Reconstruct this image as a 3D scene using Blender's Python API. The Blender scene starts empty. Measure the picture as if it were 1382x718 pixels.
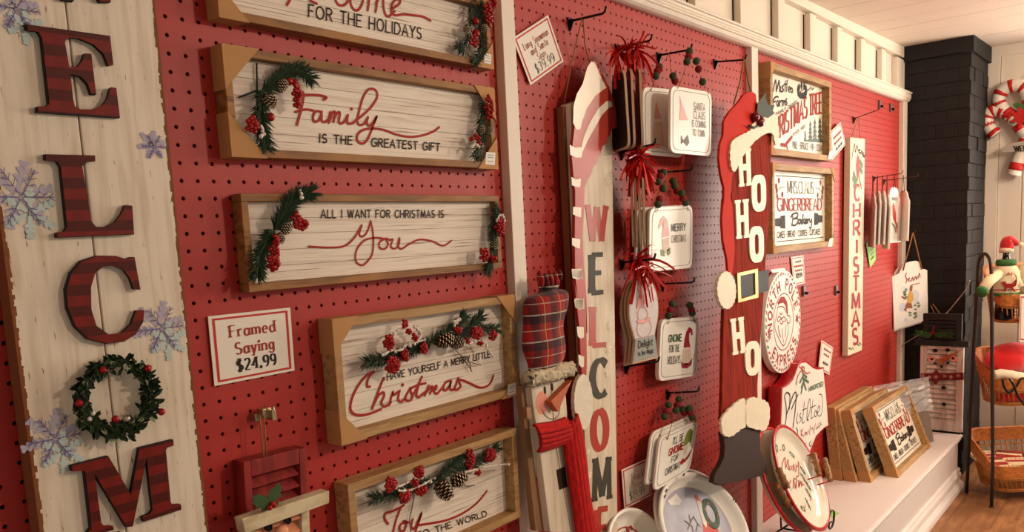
import bpy, math, random
from mathutils import Vector
import numpy as np

random.seed(7)
IN = 0.0254                       # everything below is written in inches; IN turns it into metres
FLOOR = -65.4                     # inch height of the floor below the pegboard datum

# ---------------------------------------------------------------- camera
CAM = np.array([-24.20181018, -44.13764325, -13.03917096])
ROT = np.array([[0.63568797, -0.77034169, -0.04974418],
                [-0.12953893, -0.04292578, -0.99064476],
                [0.76099965, 0.63618477, -0.12707664]])
FOC, PX, PY = 1089.676, 691.0, 458.103
scene = bpy.context.scene
cd = bpy.data.cameras.new('camera'); cam = bpy.data.objects.new('camera', cd); scene.collection.objects.link(cam)
cd.sensor_width = 36; cd.lens = FOC / 1382 * 36; cd.shift_y = (PY - 359) / 1382
cd.clip_start = 0.05; cd.clip_end = 100
from mathutils import Matrix
m3 = Matrix([[ROT[0][i], -ROT[1][i], -ROT[2][i]] for i in range(3)])
cam.matrix_world = Matrix.Translation(Vector((CAM[0]*IN, CAM[1]*IN, (CAM[2]-FLOOR)*IN))) @ m3.to_4x4()
scene.camera = cam

# ---------------------------------------------------------------- light and exposure
scene.view_settings.view_transform = 'Standard'; scene.view_settings.look = 'None'
scene.view_settings.gamma = 1; scene.view_settings.use_curve_mapping = False
scene.view_settings.exposure = 0.15
world = bpy.data.worlds.new('world'); scene.world = world; world.use_nodes = True
bg = world.node_tree.nodes['Background']
bg.inputs[0].default_value = (1.0, 0.84, 0.70, 1); bg.inputs[1].default_value = 0.46

def area(name, loc, aim, sx, sy, power, col):
    l = bpy.data.lights.new(name, 'AREA'); l.shape = 'RECTANGLE'; l.size = sx*IN; l.size_y = sy*IN
    l.energy = power; l.color = col
    o = bpy.data.objects.new(name, l); scene.collection.objects.link(o)
    o.location = (loc[0]*IN, loc[1]*IN, (loc[2]-FLOOR)*IN)
    d = Vector(aim) - Vector(loc); o.rotation_euler = d.to_track_quat('-Z', 'Y').to_euler()
    return o
area('unseen_window_light', (169.5, -49, -14), (60, -20, -26), 40, 48, 50, (1.0, 0.90, 0.78))  # added area light for the unseen window, brightens from the right
def bulb(name, loc, r, power, col):
    l = bpy.data.lights.new(name, 'POINT'); l.shadow_soft_size = r*IN; l.energy = power; l.color = col
    o = bpy.data.objects.new(name, l); scene.collection.objects.link(o)
    o.location = (loc[0]*IN, loc[1]*IN, (loc[2]-FLOOR)*IN); return o
bulb('ceiling_bulb_light', (116, -74, 15), 4.0, 52, (1.0, 0.84, 0.68))
bulb('ceiling_bulb_light', (60, -92, 16), 3.0, 62, (1.0, 0.84, 0.68))

# ---------------------------------------------------------------- geometry helpers
coll = scene.collection
def world_v(p): return (p[0]*IN, p[1]*IN, (p[2]-FLOOR)*IN)
def ray(u, v): return np.array([(u-PX)/FOC, (v-PY)/FOC, 1.0]) @ ROT

class Pl:
    """a flat working plane standing in the room: origin o, right ex, up ez, outward normal n"""
    def __init__(s, o, ex=(1,0,0), ez=(0,0,1)):
        s.o = np.array(o, float); s.ex = np.array(ex, float); s.ex /= np.linalg.norm(s.ex)
        s.ez = np.array(ez, float); s.ez /= np.linalg.norm(s.ez); s.n = np.cross(s.ex, s.ez); s.n /= np.linalg.norm(s.n)
    def h(s, u, v):
        d = ray(u, v); t = ((s.o-CAM) @ s.n)/(d @ s.n); P = CAM + d*t - s.o
        return np.array([P @ s.ex, P @ s.ez])
    def hs(s, pts, ox=0, oy=0, k=1): return [s.h(ox+a/k, oy+b/k) for a, b in pts]
    def p(s, a, b, d=0.0): return s.o + s.ex*a + s.ez*b + s.n*d
    def off(s, d): return Pl(s.o + s.n*d, s.ex, s.ez)
def wallpl(y): return Pl((0, y, 0))

class MB:
    def __init__(s): s.v = []; s.f = []
    def add(s, vs, fs):
        n = len(s.v); s.v += [tuple(p) for p in vs]; s.f += [tuple(i+n for i in f) for f in fs]; return s
    def box(s, pl, a0, a1, b0, b1, d0, d1):
        vs = [pl.p(a, b, d) for d in (d0, d1) for b in (b0, b1) for a in (a0, a1)]
        return s.add(vs, [(0,2,3,1),(4,5,7,6),(0,1,5,4),(2,6,7,3),(0,4,6,2),(1,3,7,5)])
    def wbox(s, x0, x1, y0, y1, z0, z1):
        return s.box(Pl((0,0,0)), x0, x1, z0, z1, -y1, -y0)
    def poly(s, pl, pts, d0, d1):
        a = sum(pts[i-1][0]*pts[i][1]-pts[i][0]*pts[i-1][1] for i in range(len(pts)))
        if a < 0: pts = pts[::-1]
        n = len(pts); vs = [pl.p(q[0], q[1], d0) for q in pts] + [pl.p(q[0], q[1], d1) for q in pts]
        fs = [tuple(range(n-1, -1, -1)), tuple(range(n, 2*n))] + [(i, (i+1) % n, n+(i+1) % n, n+i) for i in range(n)]
        return s.add(vs, fs)
    def ring(s, pl, outer, inner, d0, d1):
        n = len(outer); vs = []
        for d in (d0, d1):
            vs += [pl.p(q[0], q[1], d) for q in outer] + [pl.p(q[0], q[1], d) for q in inner]
        fs = []
        for i in range(n):
            j = (i+1) % n
            fs += [(2*n+i, 2*n+j, 3*n+j, 3*n+i), (i, n+i, n+j, j), (i, j, 2*n+j, 2*n+i), (n+i, 3*n+i, 3*n+j, n+j)]
        return s.add(vs, fs)
    def flat(s, pl, pts, d=0.02):
        a = sum(pts[i-1][0]*pts[i][1]-pts[i][0]*pts[i-1][1] for i in range(len(pts)))
        if a < 0: pts = pts[::-1]
        return s.add([pl.p(q[0], q[1], d) for q in pts], [tuple(range(len(pts)))])
    jit = 0
    def ribbon(s, pl, pts, w, d=0.02, pen=0.0, caps=True):
        """printed stroke: pen>0 thins the horizontal parts like a broad pen"""
        MB.jit = (MB.jit+1) % 7; d += MB.jit*.0035
        q = [np.array(p, float)[:2] for p in pts]
        r = [q[0]]
        for p in q[1:]:
            if np.linalg.norm(p-r[-1]) > 1e-5: r.append(p)
        if len(r) < 2:
            return s.disc(pl, r[0], (w(0) if callable(w) else w)*.6, d)
        q = r; n = len(q); L = []; Rr = []
        wf = (lambda t: w) if not callable(w) else w
        for i in range(n):
            t0 = q[i]-q[i-1] if i else q[1]-q[0]; t1 = q[i+1]-q[i] if i < n-1 else q[-1]-q[-2]
            t0 = t0/np.linalg.norm(t0); t1 = t1/np.linalg.norm(t1); t = t0+t1
            if np.linalg.norm(t) < .3: t = t1
            t = t/np.linalg.norm(t); nn = np.array([-t[1], t[0]]); c = max(.55, abs(t @ t1))
            ww = wf(i/(n-1))*.5
            if pen: ww *= (1-pen) + pen*abs(t[1])
            L.append(q[i]+nn*ww/c); Rr.append(q[i]-nn*ww/c)
        vs = [pl.p(a[0], a[1], d) for a in L] + [pl.p(a[0], a[1], d) for a in Rr]
        s.add(vs, [(n+i, n+i+1, i+1, i) for i in range(n-1)])
        if caps and not pen:
            for e in (0, n-1): s.disc(pl, q[e], wf(e/(n-1))*.5, d+.0015, 8)
        return s
    def disc(s, pl, c, r, d=0.02, n=10, ry=None):
        ry = r if ry is None else ry
        return s.add([pl.p(c[0]+r*math.cos(6.2832*i/n), c[1]+ry*math.sin(6.2832*i/n), d) for i in range(n)], [tuple(range(n))])
    def tube(s, pts, r, n=6, closed=False):
        P = [np.array(p, float) for p in pts]; m = len(P); up = np.array([0.13, 0.31, 0.94]); vs = []
        for i in range(m):
            a = P[i-1] if (i or closed) else P[0]; b = P[(i+1) % m] if (i < m-1 or closed) else P[-1]
            t = b-a; t = t/(np.linalg.norm(t)+1e-9)
            x = np.cross(t, up); 
            if np.linalg.norm(x) < .05: x = np.cross(t, [1, 0, 0])
            x /= np.linalg.norm(x); y = np.cross(t, x); rr = r(i/(m-1)) if callable(r) else r
            vs += [P[i] + x*rr*math.cos(6.2832*k/n) + y*rr*math.sin(6.2832*k/n) for k in range(n)]
        fs = [(i*n+k, i*n+(k+1) % n, ((i+1) % m)*n+(k+1) % n, ((i+1) % m)*n+k) for i in range(m if closed else m-1) for k in range(n)]
        if not closed: fs += [tuple(range(n-1, -1, -1)), tuple((m-1)*n+k for k in range(n))]
        return s.add(vs, fs)
    def ball(s, c, r, nu=10, nv=6, sc=(1,1,1)):
        c = np.array(c, float); vs = [c+np.array([0, 0, r*sc[2]])]
        for j in range(1, nv):
            th = math.pi*j/nv
            vs += [c + np.array([r*sc[0]*math.sin(th)*math.cos(6.2832*i/nu), r*sc[1]*math.sin(th)*math.sin(6.2832*i/nu), r*sc[2]*math.cos(th)]) for i in range(nu)]
        vs.append(c-np.array([0, 0, r*sc[2]])); fs = [(0, 1+i, 1+(i+1) % nu) for i in range(nu)]
        for j in range(nv-2):
            a = 1+j*nu; fs += [(a+i, a+nu+i, a+nu+(i+1) % nu, a+(i+1) % nu) for i in range(nu)]
        a = 1+(nv-2)*nu; fs += [(a+i, len(vs)-1, a+(i+1) % nu) for i in range(nu)]
        return s.add(vs, fs)
    def build(s, name, mat, root=None, smooth=False, label=None, kind=None, bev=0, origin=None):
        if origin is None: origin = root['org'] if root is not None and 'org' in root else (0, 0, FLOOR)
        o0 = np.array([origin[0], origin[1], origin[2]])
        V = [tuple((np.array(p)-o0)*IN) for p in s.v]
        me = bpy.data.meshes.new(name); me.from_pydata(V, [], s.f); me.update()
        me.materials.append(mat)
        if smooth: me.polygons.foreach_set('use_smooth', [True]*len(me.polygons))
        o = bpy.data.objects.new(name, me); coll.objects.link(o); o['org'] = list(map(float, origin))
        if root is not None: o.parent = root
        else: o.location = world_v(origin)
        if label: o['label'] = label
        if kind: o['kind'] = kind
        if bev:
            b = o.modifiers.new('bevel', 'BEVEL'); b.width = bev*IN; b.segments = 2; b.limit_method = 'ANGLE'; b.angle_limit = .8
        return o

def tag(o, label, cat, group=None):
    o['label'] = label; o['category'] = cat
    if group: o['group'] = group
    return o
def thing(name, org, label, cat, group=None):
    o = bpy.data.objects.new(name, None); coll.objects.link(o); o.empty_display_size = .02
    o.location = world_v(org); o['org'] = [float(c) for c in org]
    return tag(o, label, cat, group)
def shell(name, org=(0, 0, FLOOR)):
    o = bpy.data.objects.new(name, None); coll.objects.link(o); o.location = world_v(org); o['org'] = [float(c) for c in org]
    o['kind'] = 'structure'; return o

def smoothc(pts, n=6, closed=False):
    P = [np.array(p, float) for p in pts]; out = []; m = len(P)
    rng = range(m if closed else m-1)
    for i in rng:
        a, b, c, d = (P[(i-1) % m], P[i], P[(i+1) % m], P[(i+2) % m]) if closed else (P[max(i-1, 0)], P[i], P[i+1], P[min(i+2, m-1)])
        for k in range(n):
            t = k/n; out.append(.5*((2*b)+(c-a)*t+(2*a-5*b+4*c-d)*t*t+(3*b-a-3*c+d)*t**3))
    if not closed: out.append(P[-1])
    return out
def rrect(q, r, n=4):
    """rounded quad from four corners TL TR BR BL"""
    out = []
    for i in range(4):
        c = np.array(q[i]); a = np.array(q[i-1])-c; b = np.array(q[(i+1) % 4])-c
        ra = min(r/np.linalg.norm(a), .45); rb = min(r/np.linalg.norm(b), .45)
        for k in range(n+1):
            t = k/n; out.append((1-t)**2*(c+a*ra)+2*t*(1-t)*c+t*t*(c+b*rb))
    return out
def shrink(pts, k):
    c = sum(np.array(p) for p in pts)/len(pts); return [c+(np.array(p)-c)*k for p in pts]
def bil(q, s, t):
    """point in quad TL TR BR BL, s right, t down"""
    q = [np.array(c) for c in q]; return (q[0]*(1-s)+q[1]*s)*(1-t)+(q[3]*(1-s)+q[2]*s)*t
def ell(c, rx, ry, n=32, a0=0, rot=0):
    co, si = math.cos(rot), math.sin(rot); out = []
    for i in range(n):
        a = a0+6.28318*i/n; x, y = rx*math.cos(a), ry*math.sin(a); out.append((c[0]+x*co-y*si, c[1]+x*si+y*co))
    return out

# ---------------------------------------------------------------- materials
MATS = {}
def newmat(name):
    m = bpy.data.materials.new(name); m.use_nodes = True; nt = m.node_tree; return m, nt, nt.nodes['Principled BSDF']
def lin(c):
    return tuple(((x/255)/12.92 if x <= 10 else (((x/255)+.055)/1.055)**2.4) for x in c)
def plain(name, rgb, rough=.6, metal=0, var=.12, scale=60, bump=0.0, bscale=200, spec=.3, sheen=0):
    if name in MATS: return MATS[name]
    m, nt, b = newmat(name); c = lin(rgb)
    tc = nt.nodes.new('ShaderNodeTexCoord'); n = nt.nodes.new('ShaderNodeTexNoise'); n.inputs['Scale'].default_value = scale; n.inputs['Detail'].default_value = 3
    nt.links.new(tc.outputs['Object'], n.inputs['Vector'])
    mx = nt.nodes.new('ShaderNodeMix'); mx.data_type = 'RGBA'
    mx.inputs[6].default_value = (*[x*(1-var) for x in c], 1); mx.inputs[7].default_value = (*[min(1, x*(1+var)) for x in c], 1)
    nt.links.new(n.outputs['Fac'], mx.inputs[0]); nt.links.new(mx.outputs[2], b.inputs['Base Color'])
    b.inputs['Roughness'].default_value = rough; b.inputs['Metallic'].default_value = metal
    b.inputs['Specular IOR Level'].default_value = spec
    if sheen: b.inputs['Sheen Weight'].default_value = sheen
    if bump:
        n2 = nt.nodes.new('ShaderNodeTexNoise'); n2.inputs['Scale'].default_value = bscale; nt.links.new(tc.outputs['Object'], n2.inputs['Vector'])
        bp = nt.nodes.new('ShaderNodeBump'); bp.inputs['Strength'].default_value = bump; bp.inputs['Distance'].default_value = .002
        nt.links.new(n2.outputs['Fac'], bp.inputs['Height']); nt.links.new(bp.outputs[0], b.inputs['Normal'])
    MATS[name] = m; return m
def grain(name, c1, c2, vec=(3, 60, 60), rough=.6, c3=None, lo=.45, hi=.6, bump=.15, coarse=None, worn=None):
    """stretched-noise wood: c1 body, c2 streak, optional c3 broad patches, worn = (colour, vec, lo, hi) flaked spots"""
    if name in MATS: return MATS[name]
    m, nt, b = newmat(name)
    tc = nt.nodes.new('ShaderNodeTexCoord'); mp = nt.nodes.new('ShaderNodeMapping'); mp.inputs['Scale'].default_value = vec
    nt.links.new(tc.outputs['Object'], mp.inputs['Vector'])
    n = nt.nodes.new('ShaderNodeTexNoise'); n.inputs['Scale'].default_value = 1; n.inputs['Detail'].default_value = 5; n.inputs['Distortion'].default_value = .3
    nt.links.new(mp.outputs[0], n.inputs['Vector'])
    r = nt.nodes.new('ShaderNodeMapRange'); r.inputs[1].default_value = lo; r.inputs[2].default_value = hi; nt.links.new(n.outputs['Fac'], r.inputs[0])
    mx = nt.nodes.new('ShaderNodeMix'); mx.data_type = 'RGBA'; mx.inputs[6].default_value = (*lin(c1), 1); mx.inputs[7].default_value = (*lin(c2), 1)
    nt.links.new(r.outputs[0], mx.inputs[0]); out = mx.outputs[2]
    if c3:
        n3 = nt.nodes.new('ShaderNodeTexNoise'); n3.inputs['Scale'].default_value = coarse or 6; nt.links.new(tc.outputs['Object'], n3.inputs['Vector'])
        r3 = nt.nodes.new('ShaderNodeMapRange'); r3.inputs[1].default_value = .4; r3.inputs[2].default_value = .7; nt.links.new(n3.outputs['Fac'], r3.inputs[0])
        m3_ = nt.nodes.new('ShaderNodeMix'); m3_.data_type = 'RGBA'; m3_.inputs[7].default_value = (*lin(c3), 1)
        nt.links.new(out, m3_.inputs[6]); nt.links.new(r3.outputs[0], m3_.inputs[0]); out = m3_.outputs[2]
    if worn:
        mp4 = nt.nodes.new('ShaderNodeMapping'); mp4.inputs['Scale'].default_value = worn[1]; nt.links.new(tc.outputs['Object'], mp4.inputs['Vector'])
        n4 = nt.nodes.new('ShaderNodeTexNoise'); n4.inputs['Scale'].default_value = 1; n4.inputs['Detail'].default_value = 6; nt.links.new(mp4.outputs[0], n4.inputs['Vector'])
        r4 = nt.nodes.new('ShaderNodeMapRange'); r4.inputs[1].default_value = worn[2]; r4.inputs[2].default_value = worn[3]; nt.links.new(n4.outputs['Fac'], r4.inputs[0])
        m4 = nt.nodes.new('ShaderNodeMix'); m4.data_type = 'RGBA'; m4.inputs[7].default_value = (*lin(worn[0]), 1)
        nt.links.new(out, m4.inputs[6]); nt.links.new(r4.outputs[0], m4.inputs[0]); out = m4.outputs[2]
    nt.links.new(out, b.inputs['Base Color']); b.inputs['Roughness'].default_value = rough; b.inputs['Specular IOR Level'].default_value = .3
    if bump:
        bp = nt.nodes.new('ShaderNodeBump'); bp.inputs['Strength'].default_value = bump; bp.inputs['Distance'].default_value = .001
        nt.links.new(n.outputs['Fac'], bp.inputs['Height']); nt.links.new(bp.outputs[0], b.inputs['Normal'])
    MATS[name] = m; return m
def bands(name, base, layers, rough=.7, sheen=0, bump=.2):
    """woven checks: layers = (colour, axis, period in, width fraction, phase, strength)"""
    if name in MATS: return MATS[name]
    m, nt, b = newmat(name); tc = nt.nodes.new('ShaderNodeTexCoord'); sp = nt.nodes.new('ShaderNodeSeparateXYZ'); nt.links.new(tc.outputs['Object'], sp.inputs[0])
    rgb = nt.nodes.new('ShaderNodeRGB'); rgb.outputs[0].default_value = (*lin(base), 1); out = rgb.outputs[0]
    for col, ax, per, wid, ph, st in layers:
        a = nt.nodes.new('ShaderNodeMath'); a.operation = 'MULTIPLY_ADD'; a.inputs[1].default_value = 1/(per*IN); a.inputs[2].default_value = ph+50
        nt.links.new(sp.outputs[ax], a.inputs[0])
        f = nt.nodes.new('ShaderNodeMath'); f.operation = 'FRACT'; nt.links.new(a.outputs[0], f.inputs[0])
        g = nt.nodes.new('ShaderNodeMath'); g.operation = 'LESS_THAN'; g.inputs[1].default_value = wid; nt.links.new(f.outputs[0], g.inputs[0])
        h = nt.nodes.new('ShaderNodeMath'); h.operation = 'MULTIPLY'; h.inputs[1].default_value = st; nt.links.new(g.outputs[0], h.inputs[0])
        mx = nt.nodes.new('ShaderNodeMix'); mx.data_type = 'RGBA'; mx.inputs[7].default_value = (*lin(col), 1)
        nt.links.new(out, mx.inputs[6]); nt.links.new(h.outputs[0], mx.inputs[0]); out = mx.outputs[2]
    nt.links.new(out, b.inputs['Base Color']); b.inputs['Roughness'].default_value = rough
    b.inputs['Specular IOR Level'].default_value = .15
    if sheen: b.inputs['Sheen Weight'].default_value = sheen
    MATS[name] = m; return m

PEG = plain('red_pegboard_paint', (168, 44, 35), .48, var=.10, scale=4, bump=.06, bscale=60, spec=.32)
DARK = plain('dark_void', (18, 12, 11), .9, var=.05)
CREAM = plain('cream_paint', (226, 212, 194), .5, var=.04, scale=8, bump=.06, bscale=40)
CEIL = plain('ceiling_paint', (226, 208, 190), .6, var=.04, scale=5, bump=.08, bscale=30)
LEDGE = plain('ledge_paint', (226, 214, 206), .35, var=.03, scale=8)
FRAMEW = grain('honey_pine', (156, 108, 58), (116, 76, 38), (9, 60, 90), .6, c3=(134, 92, 50), coarse=14)
FRAMEP = grain('pale_pine', (180, 144, 94), (146, 108, 64), (8, 70, 110), .6, c3=(164, 124, 78), coarse=10)
CARD = plain('kraft_cardboard', (180, 132, 82), .8, var=.06, scale=20)
CARDIN = plain('kraft_cardboard_dark', (120, 84, 50), .8, var=.06, scale=20)
WASH = grain('whitewashed_print', (230, 216, 198), (200, 178, 158), (5, 60, 150), .6, lo=.48, hi=.78, bump=.03, worn=((138, 98, 80), (8, 60, 420), .60, .74))
WASHV = grain('distressed_white_wood', (224, 208, 186), (205, 185, 160), (90, 60, 7), .55, lo=.45, hi=.7, bump=.1, worn=((112, 74, 54), (300, 60, 45), .66, .72))
EDGE = plain('rusty_wood_edge', (124, 72, 38), .8, var=.3, scale=150)
INK = plain('dark_brown_ink', (46, 32, 27), .6, spec=.15)
REDINK = plain('brick_red_ink', (160, 44, 36), .6, var=.05, spec=.15)
WHITE = plain('white_enamel', (236, 230, 218), .32, var=.02, scale=8)
GLOSSW = plain('glazed_white', (238, 232, 220), .12, var=.02, scale=8)
PAPER = plain('paper_white', (232, 222, 206), .45, var=.02)
PRED = plain('price_sign_red', (190, 40, 30), .5, var=.04)
BLACKM = plain('black_metal', (22, 20, 20), .38, metal=.3, var=.1)
JUTE = plain('jute_twine', (150, 104, 60), .9, var=.25, scale=300)
NEEDLE = plain('pine_needle_green', (38, 58, 34), .6, var=.5, scale=90)
STEM = plain('brown_stem', (74, 48, 30), .8, var=.2)
BERRY = plain('red_berry', (158, 18, 20), .22, var=.15)
CONE = plain('pinecone_brown', (74, 44, 28), .7, var=.3)
CONET = plain('pinecone_tip', (196, 176, 146), .8, var=.2)
SNOWB = plain('flocked_snow', (228, 216, 200), .9, var=.06, bump=.5, bscale=700)
RIBBON = plain('red_raffia', (190, 24, 18), .35, var=.25, scale=120)
GREENB = plain('green_felt_bead', (58, 74, 44), .85, var=.2, bump=.3, bscale=800)
REDB = plain('red_felt_bead', (128, 28, 32), .85, var=.2, bump=.3, bscale=800)
TAG = plain('sticker_white', (226, 218, 208), .5, var=.02)
GREYINK = plain('grey_ink', (120, 112, 108), .6)

# ---------------------------------------------------------------- stroke lettering
def arc(cx, cy, rx, ry, a0, a1, n=10):
    return [(cx+rx*math.cos(math.radians(a0+(a1-a0)*i/n)), cy+ry*math.sin(math.radians(a0+(a1-a0)*i/n))) for i in range(n+1)]
GL = {
 'A': (.7, [[(0,0),(.35,1),(.7,0)], [(.13,.34),(.57,.34)]]),
 'B': (.58, [[(0,0),(0,1)], [(0,1)]+arc(.3,.76,.24,.24,90,-90)+[(0,.52)], [(0,.52)]+arc(.32,.26,.26,.26,90,-90)+[(0,0)]]),
 'C': (.66, [arc(.38,.5,.38,.5,48,312,16)]),
 'D': (.66, [[(0,0),(0,1)], [(0,1)]+arc(.22,.5,.44,.5,90,-90,14)+[(0,0)]]),
 'E': (.52, [[(0,0),(0,1)], [(0,1),(.5,1)], [(0,.52),(.42,.52)], [(0,0),(.52,0)]]),
 'F': (.5, [[(0,0),(0,1)], [(0,1),(.5,1)], [(0,.52),(.4,.52)]]),
 'G': (.7, [arc(.38,.5,.38,.5,48,330,16)+[(.7,.45)], [(.42,.45),(.72,.45)]]),
 'H': (.62, [[(0,0),(0,1)], [(.62,0),(.62,1)], [(0,.5),(.62,.5)]]),
 'I': (.06, [[(.03,0),(.03,1)]]),
 'J': (.4, [[(.38,1),(.38,.25)]+arc(.19,.22,.19,.22,0,-170)]),
 'K': (.6, [[(0,0),(0,1)], [(.56,1),(0,.42)], [(.18,.6),(.6,0)]]),
 'L': (.48, [[(0,1),(0,0)], [(0,0),(.48,0)]]),
 'M': (.8, [[(.04,0),(.08,1)], [(.08,1),(.4,.1)], [(.4,.1),(.72,1)], [(.72,1),(.76,0)]]),
 'N': (.64, [[(0,0),(0,1)], [(0,1),(.64,0)], [(.64,0),(.64,1)]]),
 'O': (.76, [arc(.38,.5,.38,.5,90,450,20)]),
 'P': (.54, [[(0,0),(0,1)], [(0,1)]+arc(.28,.74,.26,.26,90,-90)+[(0,.48)]]),
 'Q': (.76, [arc(.38,.5,.38,.5,90,450,20), [(.45,.25),(.75,-.05)]]),
 'R': (.58, [[(0,0),(0,1)], [(0,1)]+arc(.28,.75,.26,.25,90,-90)+[(0,.5)], [(.25,.5),(.58,0)]]),
 'S': (.54, [arc(.27,.75,.24,.25,40,270,10)+arc(.27,.25,.27,.25,90,-140,10)]),
 'T': (.6, [[(.3,0),(.3,1)], [(0,1),(.6,1)]]),
 'U': (.62, [[(0,1),(0,.3)]+arc(.31,.31,.31,.31,180,360)+[(.62,1)]]),
 'V': (.66, [[(0,1),(.33,0)], [(.33,0),(.66,1)]]),
 'W': (.92, [[(0,1),(.23,0)], [(.23,0),(.46,.95)], [(.46,.95),(.69,0)], [(.69,0),(.92,1)]]),
 'X': (.62, [[(0,1),(.62,0)], [(0,0),(.62,1)]]),
 'Y': (.62, [[(0,1),(.31,.48)], [(.62,1),(.31,.48)], [(.31,.48),(.31,0)]]),
 '&': (.66, [[(.66,0),(.2,.7)]+arc(.34,.82,.15,.17,200,-40)+[(.1,.4)]+arc(.25,.22,.22,.22,130,330)+[(.62,.42)]]),
 '.': (.1, [[(.05,.04)]]), '-': (.2, [[(0,.5),(.2,.5)]]), "'": (.08, [[(.04,1),(.02,.8)]]),
 '$': (.54, [arc(.27,.72,.24,.22,40,270,10)+arc(.27,.28,.27,.22,90,-140,10), [(.27,-.1),(.27,1.1)]]),
 '0': (.54, [arc(.27,.5,.27,.5,90,450,18)]), '1': (.26, [[(.0,.82),(.16,1),(.16,0)]]),
 '2': (.52, [arc(.26,.74,.25,.26,160,-20,10)+[(.02,0)], [(.02,0),(.52,0)]]),
 '3': (.52, [arc(.25,.75,.23,.25,150,-90,10), arc(.25,.26,.26,.26,90,-150,10)]),
 '4': (.56, [[(.42,0),(.42,1)], [(.42,1),(0,.3)], [(0,.3),(.56,.3)]]),
 '9': (.52, [arc(.26,.7,.25,.3,0,360,16), [(.51,.7)]+arc(.2,.5,.31,.5,0,-80,8)]),
 '5': (.52, [[(.45,1),(.08,1),(.05,.6)]+arc(.24,.32,.27,.32,110,-150,12)]),
 'a': (.46, [[(.44,.62),(.44,0)], arc(.22,.3,.22,.31,0,360,14)]), 'c': (.4, [arc(.23,.31,.23,.31,50,310,12)]),
 'd': (.48, [[(.46,1),(.46,0)], arc(.23,.3,.23,.31,0,360,14)]),
 'e': (.44, [[(.02,.34),(.42,.34)]+arc(.22,.31,.21,.31,5,310,14)]),
 'g': (.46, [[(.44,.62),(.44,-.1)]+arc(.23,-.1,.21,.2,0,-160,8), arc(.22,.32,.22,.29,0,360,14)]),
 'i': (.06, [[(.03,0),(.03,.62)], [(.03,.85)]]), 'k': (.44, [[(0,0),(0,1)], [(.4,.62),(0,.22)], [(.14,.36),(.44,0)]]),
 'l': (.06, [[(.03,0),(.03,1)]]),
 'm': (.74, [[(0,0),(0,.62)], [(0,.42)]+arc(.18,.42,.18,.2,150,0,6)+[(.36,0)], [(.36,.42)]+arc(.54,.42,.18,.2,150,0,6)+[(.72,0)]]),
 'n': (.44, [[(0,0),(0,.62)], [(0,.38)]+arc(.21,.4,.21,.22,150,0,6)+[(.42,0)]]),
 'o': (.46, [arc(.23,.31,.23,.31,90,450,16)]), 'r': (.3, [[(0,0),(0,.62)], [(0,.38)]+arc(.18,.42,.16,.2,160,40,5)]),
 's': (.36, [arc(.18,.46,.16,.15,40,270,8)+arc(.18,.15,.18,.15,90,-140,8)]),
 't': (.3, [[(.14,.9),(.14,.1),(.26,0)], [(0,.62),(.3,.62)]]),
 'u': (.44, [[(0,.62),(0,.22)]+arc(.21,.22,.21,.22,180,350,6), [(.43,.62),(.43,0)]]),
 'w': (.62, [[(0,.62),(.15,0)], [(.15,0),(.31,.58)], [(.31,.58),(.47,0)], [(.47,0),(.62,.62)]]),
 'y': (.46, [[(0,.62),(.23,0)], [(.46,.62),(.12,-.32)]]), 'h': (.44, [[(0,0),(0,1)], [(0,.38)]+arc(.21,.4,.21,.22,150,0,6)+[(.42,0)]]),
 'p': (.46, [[(0,.62),(0,-.32)], arc(.23,.31,.22,.3,0,360,14)]), '~': (.6, [[(0,.1),(.1,.6),(.2,.1),(.32,.65),(.4,.1),(.5,.6),(.6,.15)]]),
}
def text(mb, pl, s, u0, u1, ut, w, serif=False, d=0.02, gap=.2, flat=True, fit=None):
    """s laid from baseline start u0 to baseline end u1, ut the top left corner (photo-plane points)"""
    p0, p1, pt = (pl.h(*u0), pl.h(*u1), pl.h(*ut)) if flat else (np.array(u0), np.array(u1), np.array(ut))
    tot = sum((GL[c][0] if c in GL else .35)+gap for c in s)-gap
    ex = (p1-p0)/tot; ey = pt-p0; x = 0; H = np.linalg.norm(ey)
    for c in s:
        if c == ' ' or c not in GL: x += .35+gap; continue
        wd, st = GL[c]
        for k in st:
            q = [p0+ex*(x+a)+ey*b for a, b in k]
            if len(q) == 1: mb.disc(pl, q[0], w*.75, d, 8); continue
            mb.ribbon(pl, q, w, d, pen=.62 if serif else 0, caps=not serif)
            if serif:
                sl = serif if not isinstance(serif, bool) else .1
                for e, f in ((0, 1), (-1, -2)):
                    t = np.array(k[e])-np.array(k[f]); 
                    if abs(t[1]) > .75*np.linalg.norm(t) and len(k) < 4 or (len(k) == 2 and abs(t[1]) > .6*np.linalg.norm(t)):
                        c0 = q[e]; eh = ey/H; iny = -np.sign(t[1])*eh*w*.22
                        wx = ex/np.linalg.norm(ex)*(H*sl+w*.4)
                        mb.flat(pl, [c0-wx, c0+wx, c0+wx+iny*2, c0-wx+iny*2], d+.002)
        x += wd+gap
    return mb
def script(mb, pl, strokes, ox, oy, k, w, d=0.02):
    for st in strokes:
        q = pl.hs(st, ox, oy, k)
        if len(q) == 1: mb.disc(pl, q[0], (w(0) if callable(w) else w)*.7, d); continue
        mb.ribbon(pl, smoothc(q, 5), w, d)
    return mb
# ================================================================ SETTING
W0 = wallpl(0)
ZS, ZC = 9.2, 19.3                 # top of the pegboard, ceiling line at the wall
def ceil_z(x): return 19.0 + max(0, x-99)*.0175 if x > 99 else 19.0

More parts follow.
